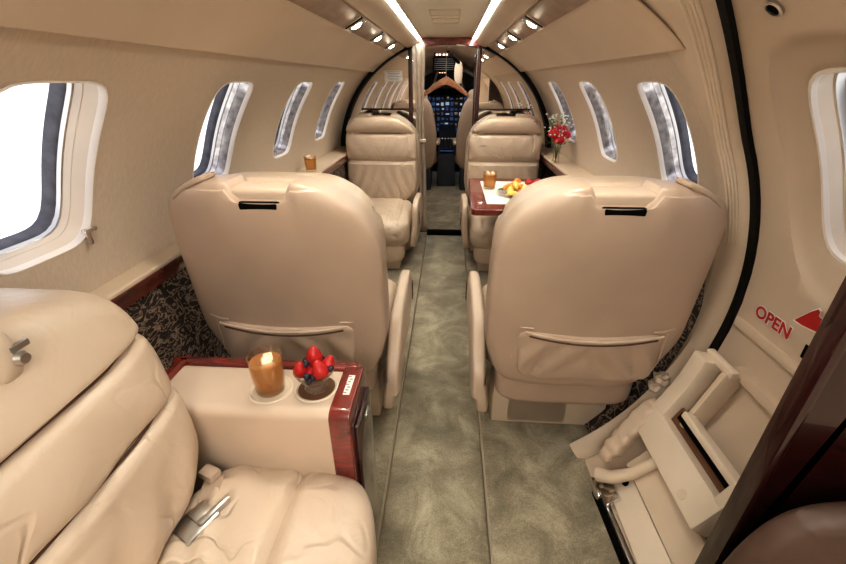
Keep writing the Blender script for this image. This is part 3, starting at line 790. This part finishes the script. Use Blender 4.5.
for s_, nm, px0 in ((-1, 'left', -.205), (1, 'right', .215)):
    t = thing('mirror_divider', 'mirrored cabin divider panel %s of the cockpit doorway' % nm, 'divider', (s_ * .45, DY, .8))
    # mirror : region between post and rim
    x0 = abs(px0); pts = [(x0, .42)]
    pts = []
    n = 30; a_top = math.degrees(math.acos(x0 / .735))
    for k in range(n + 1):
        a = R(-20 + (a_top + 20) * k / n); pts.append((.735 * cos(a), HZ + .735 * sin(a)))
    pts.append((x0, .42))
    vs = [(s_ * x, DY, z) for x, z in pts]; mb = MB(); k = len(vs); vs2 = [(x, DY + .012, z) for x, y, z in vs]
    mb.raw(vs + vs2, [tuple(range(k)), tuple(range(k, 2 * k))] + [(i, (i + 1) % k, (i + 1) % k + k, i + k) for i in range(k)])
    mb.build('mirror_panel', M['mirror'], t, smooth=20)
    mb = MB(); mb.box((s_ * .44, DY - .006, .23), (.46, .03, .38), .004); mb.build('lower_panel', M['wood_dark'], t)
    mb = MB(); mb.box((s_ * .40, DY - .012, 1.0), (.36, .012, .010), .003); mb.build('burgundy_rail', M['post'], t)
    if s_ < 0:
        mb = MB(); mb.box((-.352, DY - .002, 1.205), (.122, .002, .066), 0); pl = mb.build('paper_notice', M['paper'], t)
        mb = MB()
        for q in range(6): mb.box((-.352 + .004 * (q % 2), DY - .0034, 1.229 - .0095 * q), (.09 - .012 * (q % 3), .001, .0028), 0)
        mb.build('notice_lines', M['ink'], pl)
t = thing('doorway_frame', 'burgundy lacquered frame of the doorway to the cockpit', 'door frame', (0, DY, FS))
for s_, x in ((-1, -.236), (1, .215)):
    mb = MB(); mb.box((x, DY, .76), (.026, .06, 1.30), .006); mb.build('post', M['post'], t)
mb = MB(); arc = []
for k in range(21): x = -.235 + .465 * k / 20; arc.append((x, 1.405 + .022 * (1 - (x / .235) ** 2)))
for k in range(20, -1, -1): x = -.235 + .465 * k / 20; arc.append((x, 1.362 + .022 * (1 - (x / .235) ** 2)))
vs = [(x, DY - .04, z) for x, z in arc] + [(x, DY + .04, z) for x, z in arc]; k = len(arc)
mb.raw(vs, [(i, (i + 1) % k, (i + 1) % k + k, i + k) for i in range(k)] + [(i, i + 1, k - 2 - i, k - 1 - i) for i in range(20)] + [(i + k, i + 1 + k, 2 * k - 2 - i, 2 * k - 1 - i) for i in range(20)])
mb.build('arched_header', M['wood'], t, smooth=50)
# curtain
def curt(y, z):
    pass
mb = MB(); vs = []; fc = []; nz = 24; nx = 60
for j in range(nz + 1):
    f = j / nz; z = 1.385 - 1.25 * f; tie = 1
    w = .040 - .012 * math.sin(min(1, f / .7) * pi) ** 2
    xc = -.178 + .018 * f
    for i in range(nx + 1):
        u = i / nx * 2 - 1
        vs.append((xc + u * w, DY - .055 + .005 * sin(u * 8 + .8 * f), z))
for j in range(nz):
    for i in range(nx): q = j * (nx + 1) + i; fc.append((q, q + 1, q + nx + 2, q + nx + 1))
t = thing('gathered_curtain', 'pale gathered curtain hanging at the left side of the doorway', 'curtain', (-.18, DY - .055, 1.385))
mb.raw(vs, fc); o = mb.build('cloth', M['curtain'], t, smooth=0); sd = o.modifiers.new('s', 'SOLIDIFY'); sd.thickness = .002
mb = MB(); mb.box((-.167, DY - .056, .80), (.075, .034, .02), .006); mb.build('tie_band', M['plastic_lt'], t)
# hanger
t = thing('coat_hanger', 'brown wooden coat hanger on a long wire hook in the doorway', 'hanger', (0, 3.07, 1.19))
def hg(u, v):
    x, y, z = v; return Vector((x, y - .02 * (x / .15) ** 2, z - .085 * (abs(x) / .155) ** 1.35 + (.012 * (1 - abs(x) / .155) if z > 0 else 0)))
mb = MB(); mb.soft((0, 3.07, 1.17), (.160, .010, .019), 4, 30, hg); mb.build('wooden_arms', M['hanger'], t)
mb = MB(); mb.tube([(0, 3.07, 1.18), (0, 3.07, 1.385)] + [(.014 - .014 * cos(a), 3.07, 1.385 + .014 * sin(a)) for a in [pi * k / 8 for k in range(1, 9)]], .0022, 8); mb.build('wire_hook', M['chrome'], t)
o = MB().tube([(-.21, 3.07, 1.396), (.20, 3.07, 1.396)], .005, 10).build('hanging_rail', M['metal']); tag(o, 'thin metal rail across the top of the doorway holding the hanger', 'rail')

# ------------------------------------------------------------------ vestibule and cockpit beyond
mb = MB(); mb.box((.02, 4.3, .095), (1.0, 2.5, .03), .003)
tag(mb.build('floor_forward', M['carpet']), 'carpeted floor beyond the doorway', 'floor', kind='structure')
mb = MB(); mb.box((.02, 3.03, .097), (.42, .05, .036), .004)
tag(mb.build('trim_4', M['slot']), 'dark threshold strip in the doorway', 'trim', kind='structure')
mb = MB(); vs = []; fc = []; n = 40; Y = [3.02, 3.6, 4.2, 4.9, 5.5]; RRR = [.75, .75, .74, .70, .62]
for y, r in zip(Y, RRR):
    for k in range(n + 1):
        a = R(-50 + 280 * k / n); vs.append((r * cos(a), y, HZ + r * sin(a)))
for i in range(4):
    for k in range(n): q = i * (n + 1) + k; fc.append((q, q + 1, q + n + 2, q + n + 1))
mb.raw(vs, fc); o = mb.build('wall_forward', M['headliner']); sd = o.modifiers.new('s', 'SOLIDIFY'); sd.thickness = .004
tag(o, 'beige shell around the cockpit beyond the doorway', 'wall', kind='structure')
for s_, nm in ((-1, 'left'), (1, 'right')):
    t = thing('forward_closet', 'tan closet with burgundy edge just beyond the doorway on the %s' % nm, 'closet', (s_ * .45, 3.4, .11))
    mb = MB(); mb.box((s_ * .42, 3.42, .74), (.36, .62, 1.24), .01); mb.build('cabinet_body', M['door'], t)
    mb = MB(); mb.box((s_ * .236, 3.735, .75), (.02, .03, 1.24), .004); mb.build('edge_trim', M['wood_dark'], t)
    mb = MB(); mb.box((s_ * .238, 3.42, .66), (.014, .60, .03), .004); mb.build('waist_rail', M['wood'], t)
def pilot_seat(x, label):
    t = thing('pilot_seat', label, 'seat', (x, 4.35, .11), group='cockpit seats')
    def f(u, v): return Vector((v.x * (1 - .25 * max(0, u[2])), v.y + .04 * u[2] * -1, v.z))
    mb = MB(); mb.soft((x, 4.35, .68), (.205, .06, .36), 4, 20, f); mb.build('backrest', M['leather_back'], t)
    mb = MB(); mb.soft((x, 4.32, 1.02), (.11, .05, .09), 3.5, 14); mb.build('headrest', M['leather_back'], t)
    mb = MB(); mb.soft((x, 4.6, .42), (.21, .24, .07), 4, 16); mb.build('cushion', M['leather'], t)
    mb = MB(); mb.box((x, 4.55, .23), (.3, .4, .24), .02); mb.build('seat_base', M['panelgrey'], t)
    sx = -1 if x > 0 else 1
    mb = MB(); mb.soft((x + sx * .215, 4.5, .60), (.025, .18, .025), 3.5, 12); mb.build('armrest', M['leather_soft'], t)
pilot_seat(-.30, 'tan cockpit seat seen through the left of the doorway'); pilot_seat(.31, 'tan cockpit seat seen through the right of the doorway')
t = thing('instrument_panel', 'blue-lit cockpit instrument panel with displays and gauges', 'instrument panel', (0, 5.3, .7))
mb = MB(); mb.box((0, 5.35, .82), (1.1, .08, .46), .02); mb.build('panel_face', M['panelgrey'], t)
mb = MB(); mb.soft((0, 5.28, 1.06), (.56, .14, .03), 5, 14); mb.build('glare_shield', M['slot'], t)
random.seed(11)
for i in range(9):
    for j in range(7):
        x, z = -.22 + .055 * i + random.uniform(-.006, .006), .64 + .058 * j + random.uniform(-.006, .006); w_, h_ = random.uniform(.016, .045), random.uniform(.014, .042)
        k = random.random()
        mb = MB(); mb.box((x, 5.306, z), (w_, .01, h_), .003); mb.build('display' if k < .75 else 'switch_panel', M['blue'] if k < .6 else (M['screenwhite'] if k < .75 else M['metal']), t)
t = thing('centre_pedestal', 'dark centre pedestal with throttle levers between the cockpit seats', 'console', (0, 4.95, .11))
mb = MB(); mb.prism([(4.55, .11), (5.3, .11), (5.3, .70), (5.1, .64), (4.85, .48), (4.55, .46)], 0, -.09, .11, .01); mb.build('console_body', M['panelgrey'], t)
for k in range(4):
    x = -.045 + .035 * k; mb = MB(); mb.tube([(x, 4.85, .48), (x, 4.80, .58)], .005, 8); mb.soft((x, 4.80, .59), (.013, .01, .012), 3, 6); mb.build('lever', M['metal'], t)
for i in range(3):
    mb = MB(); mb.box((.01, 4.60 + .08 * i, .467 + .008), (.15, .05, .006), .001); mb.build('radio_panel', M['blue'] if i == 1 else M['slot'], t)
# windscreen
t = thing('windscreen', 'dark cockpit windscreen with lattice shade above the instrument panel', 'windscreen', (0, 5.45, 1.2))
mb = MB(); mb.box((0, 5.48, 1.17), (.9, .02, .30), .004); mb.build('screen_glass', M['panelgrey'], t)
mb = MB()
for k in range(9): mb.box((-.2 + .05 * k, 5.455, 1.19), (.005, .006, .19), 0)
for k in range(5): mb.box((0, 5.455, 1.11 + .04 * k), (.42, .006, .004), 0)
mb.build('lattice', M['gasket'], t)
for s_ in (-1, 1): 
    mb = MB(); mb.bar((s_ * .20, 5.44, 1.06), (s_ * .12, 5.40, 1.30), .025, .02); mb.build('frame_post', M['plastic'], t)
t = thing('overhead_indicator_box', 'small black box with red indicator lights above the doorway to the cockpit', 'indicator', (-.06, 3.75, 1.36))
mb = MB(); mb.box((-.03, 3.76, 1.365), (.16, .03, .035), .004); mb.build('black_housing', M['slot'], t)
for k in range(4):
    mb = MB(); mb.box((-.085 + .024 * k + (.008 if k > 1 else 0), 3.743, 1.367), (.016, .006, .012), .002); mb.build('indicator_lamp', M['redlamp'], t)
t = thing('overhead_grille', 'grey louvred overhead grille with a thin frame at the top of the cockpit', 'grille', (-.04, 4.4, 1.31))
mb = MB(); mb.box((-.035, 4.42, 1.32), (.22, .03, .12), .006); mb.build('grille_box', M['slot'], t)
for k in range(6):
    mb = MB(); mb.box((-.035, 4.40, 1.275 + .018 * k), (.19, .008, .006), .001); mb.build('louvre', M['gasket'], t)
for k in range(3):
    mb = MB(); mb.box((-.075 + .025 * k, 4.402, 1.248), (.012, .006, .006), .001); mb.build('red_marker_lamp', M['redlamp'], t)
t = thing('sun_visor', 'pale oval sun visor hanging at the top right of the cockpit', 'visor', (.13, 4.3, 1.3))
mb = MB(); mb.soft((.105, 4.3, 1.245), (.04, .012, .10), 2.6, 14); mb.build('visor_blade', M['plastic'], t)
mb = MB(); mb.tube([(.105, 4.3, 1.33), (.04, 4.2, 1.385), (-.0, 4.1, 1.40)], .016, 10); mb.build('visor_arm', M['slot'], t)
mb = MB(); mb.prism([(4.9, .45), (5.0, .45)] and [(-.62, .60), (.62, .60), (.62, .12), (-.62, .12)], 1, 5.28, 5.34) if 0 else mb.box((0, 5.40, .35), (1.1, .03, .5), .005)
tag(mb.build('wall_front', M['slot']), 'dark footwell bulkhead ahead of the pedestal', 'wall', kind='structure')

# ------------------------------------------------------------------ entry door (right) and frame
DF = .890
t = thing('door_1', 'beige curved entry door on the right with porthole and OPEN decal', 'door', hull(0, .67), kind='structure')
def door_panel():
    mb = MB(); K = 12; y0, y1 = .47, DF + .012; w = .665
    wy0, wy1 = w - .15, w + .15; ab = [-64, A0 - 8, A1 + 8, 68]; yb = [y0, wy0, wy1, y1]
    for i in range(3):
        for j in range(3):
            ya, yc, aa, ac = yb[i], yb[i + 1], ab[j], ab[j + 1]
            P = lambda s_, t_: (ya + (yc - ya) * s_, aa + (ac - aa) * t_)
            if i == 1 and j == 1:
                brd = [(k / K, 0) for k in range(K)] + [(1, k / K) for k in range(K)] + [(1 - k / K, 1) for k in range(K)] + [(0, 1 - k / K) for k in range(K)]
                n = len(brd); vs = []; fc = []
                for f, off in ((0, 0), (.5, 0), (1, 0), (1.12, .009), (1.4, .014), (1.8, .022), (2, .028)):
                    for s_, t_ in brd:
                        by, ba = P(s_, t_); uo, vo = aper(2 * s_ - 1, 2 * t_ - 1, 2.6); ui, vi = aper(2 * s_ - 1, 2 * t_ - 1, 4)
                        oy, oa = w + uo * .148, AM + vo * (AH + 6); iy, ia = w + ui * .098, AM + vi * AH
                        if f <= 1: a_, y_ = ba + (oa - ba) * f, by + (oy - by) * f
                        else: a_, y_ = oa + (ia - oa) * (f - 1), oy + (iy - oy) * (f - 1)
                        vs.append(hull(a_, y_, off))
                for q in range(6):
                    for k in range(n): fc.append((q * n + k, q * n + (k + 1) % n, (q + 1) * n + (k + 1) % n, (q + 1) * n + k))
                mb.raw(vs, fc)
            else:
                vs = []; fc = []; ka = K * 3 if j == 0 and False else K
                for s_ in range(K + 1):
                    for q in range(ka + 1): y, a = P(s_ / K, q / ka); vs.append(hull(a, y))
                for s_ in range(K):
                    for q in range(ka): z = s_ * (ka + 1) + q; fc.append((z, z + 1, z + ka + 2, z + ka + 1))
                mb.raw(vs, fc)
    bmesh.ops.remove_doubles(mb.bm, verts=mb.bm.verts[:], dist=1e-5)
    o = mb.build('door_panel', M['door'], t, smooth=50); sd = o.modifiers.new('s', 'SOLIDIFY'); sd.thickness = .004; sd.offset = 0
door_panel()
def wring(seq, name, mat, w=.665):
    n = 56; vs = []; fc = []
    for su, d in seq:
        for k in range(n):
            th = 2 * pi * (k + .5) / n; u, v = aper(cos(th), sin(th), 4)
            vs.append(hull(AM + v * (AH + (su - 1) * 9), w + u * (.098 + (su - 1) * .10), d))
    for q in range(len(seq) - 1):
        for k in range(n): fc.append((q * n + k, q * n + (k + 1) % n, (q + 1) * n + (k + 1) % n, (q + 1) * n + k))
    if name == 'pane': vs.append(hull(AM, w, seq[-1][1])); fc += [(k, (k + 1) % n, n) for k in range(n)]
    m = MB(); m.raw(vs, fc); m.build(name, mat, t)
wring([(1.03, .028), (1.02, .022), (.97, .022), (.95, .03)], 'window_rim', M['white_edge'])
wring([(.95, .03), (.93, .05), (.90, .052)], 'window_reveal', M['plastic_lt'])
wring([(.90, .052), (.88, .062), (.87, .064)], 'polished_inner_frame', M['metal'])
wring([(.87, .064), (.80, .07), (.77, .09)], 'gasket', M['gasket'])
wring([(.80, .085)], 'pane', M['pane'])
mb = MB(); mb.cyl(-3.2, -1.4, .665, DF - .014, .738, .750, bev=.003); mb.build('raised_rail', M['plastic'], t)
for ys in (.60,):
    mb = MB(); mb.cyl(2.5, 4.5, .565, .685, .735, .750, bev=.003) if 0 else mb.cyl(-3, 8.5, .625, .666, .742, .75, bev=.002); mb.build('handle_cover', M['plastic'], t)
mb = MB(); mb.cyl(-.3, 2.0, .690, .697, .746, .7505, bev=0); mb.build('lock_slot', M['slot'], t)
mb = MB(); mb.cyl(8.5, 13, .61, .645, .735, .752, bev=.004); hd = mb.build('red_handle', M['plastic_lt'], t)
mb = MB(); mb.cyl(10, 12.5, .612, .64, .730, .736, bev=.003); mb.build('red_grip', M['red'], hd)
# lower tray of the door with raised border
mb = MB()
mb.cyl(-38, -8.5, .52, .535, .725, .752); mb.cyl(-10.5, -8.5, .52, .80, .728, .752)
mb.build('tray_border', M['door'], t)
# air nozzle near the top
c = hull(51, .685); nr = Vector((-cos(R(51)), 0, -sin(R(51)))); q = nr.to_track_quat('Z', 'Y').to_matrix()
mb = MB(); mb.lathe([(.013, -.002), (.014, .006), (.0100, .007), (.0095, .002)], c, 20, q); nz = mb.build('air_nozzle', M['metal'], t)
mb = MB(); mb.lathe([(0, .005), (.0102, .005)], c, 16, q); mb.build('nozzle_core', M['slot'], nz)
# decals mapped on the curved door
def surf_text(txt, size, y_start, z_base, mat, name, off, parent, shear=0, grow=0):
    cu = bpy.data.curves.new('txt', 'FONT'); cu.body = txt; cu.size = size; cu.offset = grow; cu.space_character = 1.02
    ob = bpy.data.objects.new('txt', cu); col.objects.link(ob)
    dg = bpy.context.evaluated_depsgraph_get(); dg.update(); me = bpy.data.meshes.new_from_object(ob.evaluated_get(dg))
    vs = []
    for v in me.vertices:
        y = y_start - v.co.x; z = z_base + v.co.y; a = math.asin((z - HZ) / HR)
        vs.append(Vector(((HR - off) * cos(a), y, HZ + (HR - off) * sin(a))))
    fc = [tuple(p.vertices) for p in me.polygons]; bpy.data.objects.remove(ob)
    m = MB(); m.raw(vs, fc); return m.build(name, mat, parent, smooth=0)
dec = thing('open_decal', 'red OPEN lettering with a red flag-shaped arrow on the entry door', 'decal', hull(2, .78, -.004))
surf_text('OPEN', .039, .838, .690, M['paper'], 'white_letter_outline', .0035, dec, grow=.0028)
surf_text('OPEN', .039, .838, .690, M['red'], 'red_letters', .0045, dec, grow=.0012)
def surf_poly(pts, mat, name, off):
    vs = []
    for y, z in pts: a = math.asin((z - HZ) / HR); vs.append(Vector(((HR - off) * cos(a), y, HZ + (HR - off) * sin(a))))
    m = MB(); m.raw(vs, [tuple(range(len(vs)))]); m.build(name, mat, dec, smooth=0)
ap = [(.738, .706), (.722, .727), (.708, .744), (.697, .755), (.692, .752), (.692, .742), (.684, .741), (.684, .712), (.700, .709), (.718, .706)]
ap = [(y + .002, z + .030) for y, z in ap]
cxa, cya = .707, .757
surf_poly([(cxa + (y - cxa) * 1.14, cya + (z - cya) * 1.16) for y, z in ap], M['paper'], 'arrow_outline', .0035)
surf_poly(ap, M['red'], 'red_arrow', .0045)

# frame ring of the entry door
mb = MB(); arc_ring(mb, .738, .756, DF - .004, DF + .020, -38, 66, bend=True)
tag(mb.build('trim_5', M['black'], smooth=30), 'black rubber seal curving along the entry door edge', 'trim', kind='structure')
mb = MB(); rows = []; n = 60
for i in range(n + 1):
    a_ = -51 + 117 * i / n; a = R(a_); k = sstep(10, -30, a_); kt = sstep(30, 62, a_)
    pr = [(.756, DF + .014), (.736, DF + .016), (.724 - .012 * k, DF + .024), (.716 - .018 * k, DF + .045), (.720 - .012 * k, DF + .07 - .018 * k), (.735 - .016 * k, DF + .11 - .045 * k), (.742 - .010 * k, DF + .145 - .075 * k), (.749, DF + .150 - .078 * k), (.757, DF + .15 - .078 * k)]
    e = dyf(a_); rows.append([mb.bm.verts.new((r * cos(a), y + (e if q_ < 5 else e * (.6 if q_ == 5 else 0)), HZ + r * sin(a))) for q_, (r, y) in enumerate(pr)])
for A, B in zip(rows, rows[1:]):
    for j in range(len(A) - 1): mb.bm.faces.new((A[j], A[j + 1], B[j + 1], B[j]))
tag(mb.build('trim_6', M['plastic'], smooth=50), 'smooth beige fairing around the entry door opening', 'trim', kind='structure')
mb = MB()
for k in range(4):
    mb.tube([hull(a, DF + .028 + .008 * k + dyf(a), -.030 - .0025 * k) for a in [12 + 52 * i / 40 for i in range(41)]], [.0036 * min(1, (i + 3) / 14) for i in range(41)], 6)
tag(mb.build('trim_7', M['plastic_lt'], smooth=0), 'ribbed beige weather strip along the upper door frame', 'trim', kind='structure')

# folding airstair on the door
AS = thing('folding_airstair', 'folded cream entry steps stowed against the lower entry door', 'stairs', hull(-28, .72, -.05))
r0, r1 = .668, .718
mb = MB(); mb.cyl(-32.5, -25.3, .556, .86, r0, r1); mb.cyl(-26, -9.5, .812, .86, r0, r1); mb.cyl(-26, -20.3, .556, .582, r0, r1); mb.cyl(-21.8, -20.3, .57, .775, r0, r1 - .02)
mb.build('step_frame', M['plastic_lt'], AS)
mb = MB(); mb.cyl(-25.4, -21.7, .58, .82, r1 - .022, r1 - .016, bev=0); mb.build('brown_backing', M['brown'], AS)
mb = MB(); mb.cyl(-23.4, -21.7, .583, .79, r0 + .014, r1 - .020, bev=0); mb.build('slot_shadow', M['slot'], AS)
mb = MB(); mb.cyl(-40, -33, .50, .80, .712, .73); mb.build('tread_edge', M['plastic'], AS)
mb = MB(); mb.lathe([(0, .002), (.011, .002), (.0125, 0)], hull(-30.5, .625, -(HR - r0)), 20, Vector((-1, 0, .6)).to_track_quat('Z', 'Y').to_matrix()); mb.build('round_cap', M['plastic'], AS)
# lifting arms
mb = MB(); mb.bar(hull(-9.5, .775, -.035), hull(-24, .775, -.035), .016, .05, .005, up=(1, 0, 0)); arm = mb.build('side_arm', M['plastic'], AS)
mb = MB(); mb.lathe([(0, .003), (.007, .003), (.008, 0)], hull(-12.5, .775, -.048), 14, Vector((-1, 0, .4)).to_track_quat('Z', 'Y').to_matrix()); mb.build('bolt', M['metal'], arm)
mb = MB(); mb.bar(hull(-9.2, .86, -.045), hull(-9.2, .76, -.045), .02, .02, .006, up=(1, 0, 0)); mb.build('hinge_block', M['metal'] if 0 else M['plastic_lt'], AS)
P_ = [(.478, .80, .175), (.505, .775, .195), (.540, .757, .235), (.578, .745, .295), (.612, .745, .355)]
mb = MB(); mb.tube(P_, [.020, .018, .015, .014, .014], 12); mb.build('curved_strut', M['plastic'], AS)
def bt_(u, v): return Vector((v.x * (1 + .12 * sin(v.z * 160)), v.y * (1 + .12 * sin(v.z * 190 + 1)), v.z))
b0, b1 = Vector((.498, .825, .215)), Vector((.612, .865, .385))
q = (b1 - b0).to_track_quat('Z', 'Y').to_matrix()
mb = MB(); mb.soft((b0 + b1) / 2, (.025, .022, .115), 3.2, 26, bt_, q); mb.build('leather_boot', M['leather'], AS)
# sill fittings on the floor edge
t = thing('door_sill', 'cream door sill with metal edge and hinge plates at the foot of the entry door', 'sill', (.55, .75, FS))
mb = MB(); mb.cyl(-46.5, -40.5, .50, .80, .728, .745); mb.build('sill_plate', M['plastic_lt'], t)
mb = MB(); mb.bar((.486, .79, .125), (.502, .48, .125), .014, .03, .004); mb.build('sill_edge', M['metal'], t)
mb = MB(); mb.bar((.474, .79, .118), (.490, .48, .118), .010, .02, .002); mb.build('dark_sill_channel', M['slot'], t)
mb = MB(); mb.cyl(-48, -44.5, .725, .785, .716, .73, bev=.003); mb.build('hinge_plate', M['chrome'], t)
mb = MB(); mb.soft((.478, .785, .135), (.013, .034, .014), 3.5, 12); mb.build('hinge_knuckle', M['chrome'], t)
mb = MB(); mb.lathe([(.006, .0), (.010, .002), (.010, .004), (.006, .004), (.004, 0), (0, 0)], hull(-42.2, .762, -.024), 16, Vector((-.74, 0, .67)).to_track_quat('Z', 'Y').to_matrix()); mb.build('drain_plug', M['slot'], t)
t = thing('latch_fitting', 'small crinkled cream fitting on the door frame above the boot', 'fitting', hull(-27, .965, -.05))
def cr(u, v): return v + Vector((.004 * sin(v.y * 300), .004 * sin(v.z * 260), .004 * sin(v.x * 280)))
mb = MB(); mb.soft((.650, .928, .418), (.018, .018, .02), 3, 12, cr); mb.soft((.636, .930, .392), (.014, .014, .016), 3, 10, cr); mb.build('crinkled_cover', M['leather_soft'], t)

# ------------------------------------------------------------------ near right divider, aft cabin
t = thing('aft_divider', 'dark glossy burgundy divider panel at the lower right beside the camera', 'divider', (.62, .46, FS))
pts = [(.505, .11)] + [(.505, 1.2)]
op = [(.520, .14)] + [(.52, z) for z in (.4, .8, 1.1, 1.21)]
for k in range(0, 27): a = R(47 - 96 * k / 26); op.append((.743 * cos(a), HZ + .743 * sin(a)))
vsf = [(x, .44, z) for x, z in op]; vsb = [(x, .462, z) for x, z in op]; k = len(op)
mb = MB(); mb.raw(vsf + vsb, [tuple(range(k)), tuple(range(k, 2 * k))] + [(i, (i + 1) % k, (i + 1) % k + k, i + k) for i in range(k)]); mb.build('lacquered_panel', M['wood_dark'], t, smooth=20)
mb = MB(); mb.box((.517, .448, .665), (.014, .034, 1.10), .005); mb.build('panel_edge', M['wood_dark'], t)
mb = MB(); mb.box((0, -1.3, .7), (1.5, .02, 1.5), 0)
tag(mb.build('wall_aft', M['door']), 'tan aft bulkhead behind the camera', 'wall', kind='structure')
t = thing('reflection_standin', 'added rounded brown leather bolster in shade at the lower right corner, against the divider', 'standin', (.62, .37, .11))  # added solid pad in place of a reflection in the lacquered divider
mb = MB(); mb.soft((.640, .375, .36), (.175, .045, .315), 2.6, 26, lambda u, v: Vector((min(v.x, math.sqrt(max(.01, .715 ** 2 - (v.z + .36 - HZ) ** 2)) - .640), v.y + .004 * sin(v.x * 40), v.z))); mb.build('reflection_shape', M['standin'], t)
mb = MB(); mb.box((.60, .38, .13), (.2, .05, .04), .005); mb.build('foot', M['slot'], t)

# ------------------------------------------------------------------ lights, world, camera
def area(name, loc, rot, sx, sy, e, colr=(1, .93, .85)):
    l = bpy.data.lights.new(name, 'AREA'); l.shape = 'RECTANGLE'; l.size = sx; l.size_y = sy; l.energy = e; l.color = colr
    o = bpy.data.objects.new(name, l); col.objects.link(o); o.location = loc; o.rotation_euler = rot; return o
area('fill_light_aft', (0, -.55, 1.40), (0, 0, 0), .3, .9, 9.5)  # added fill, unseen behind the camera, no fixture modelled
area('fill_light_vestibule', (0, 3.9, 1.40), (0, 0, 0), .25, .8, 4)  # added fill under the vestibule ceiling, no fixture modelled
for s_ in (-1, 1):
    for y in (.80, 1.60, 2.05, 2.50):
        l = bpy.data.lights.new('reading_spot', 'SPOT'); l.energy = 5.5; l.spot_size = R(110); l.spot_blend = .9; l.shadow_soft_size = .02; l.color = (1, .87, .72)
        o = bpy.data.objects.new('reading_spot', l); col.objects.link(o); o.location = (s_ * .295, y, 1.325); o.rotation_euler = (0, R(-6 * s_), 0)
w = bpy.data.worlds.new('World'); bpy.context.scene.world = w; w.use_nodes = True; nt = w.node_tree
bg = nt.nodes['Background']; tc = N(nt, 'ShaderNodeTexCoord'); sp = N(nt, 'ShaderNodeSeparateXYZ'); nt.links.new(tc.outputs['Generated'], sp.inputs[0])
r = ramp(nt, sp.outputs['Z'], [(-.0, (1, 1, 1)), (.35, (.70, .70, .78))]); nt.links.new(r.outputs['Color'], bg.inputs['Color']); bg.inputs['Strength'].default_value = 1.5
sc = bpy.context.scene
sc.view_settings.view_transform = 'Standard'; sc.view_settings.look = 'None'
try: sc.view_settings.look = 'Medium High Contrast'
except Exception as ex: print('LOOK', ex)
sc.view_settings.look = sc.view_settings.look; sc.view_settings.exposure = .20
cam = bpy.data.cameras.new('cam'); co = bpy.data.objects.new('camera', cam); col.objects.link(co); sc.camera = co
F, TH, PSI = 400., 26.6, 3.5
cam.sensor_width = 36; cam.lens = F / 846 * 36; cam.clip_start = .02
co.location = (.03, 0, 1.17); co.rotation_euler = (R(90 - TH), 0, R(PSI))
sc.cycles.max_bounces = 10; sc.cycles.diffuse_bounces = 6; sc.cycles.transparent_max_bounces = 16; sc.cycles.caustics_reflective = False; sc.cycles.caustics_refractive = False
sc.cycles.sample_clamp_indirect = 6
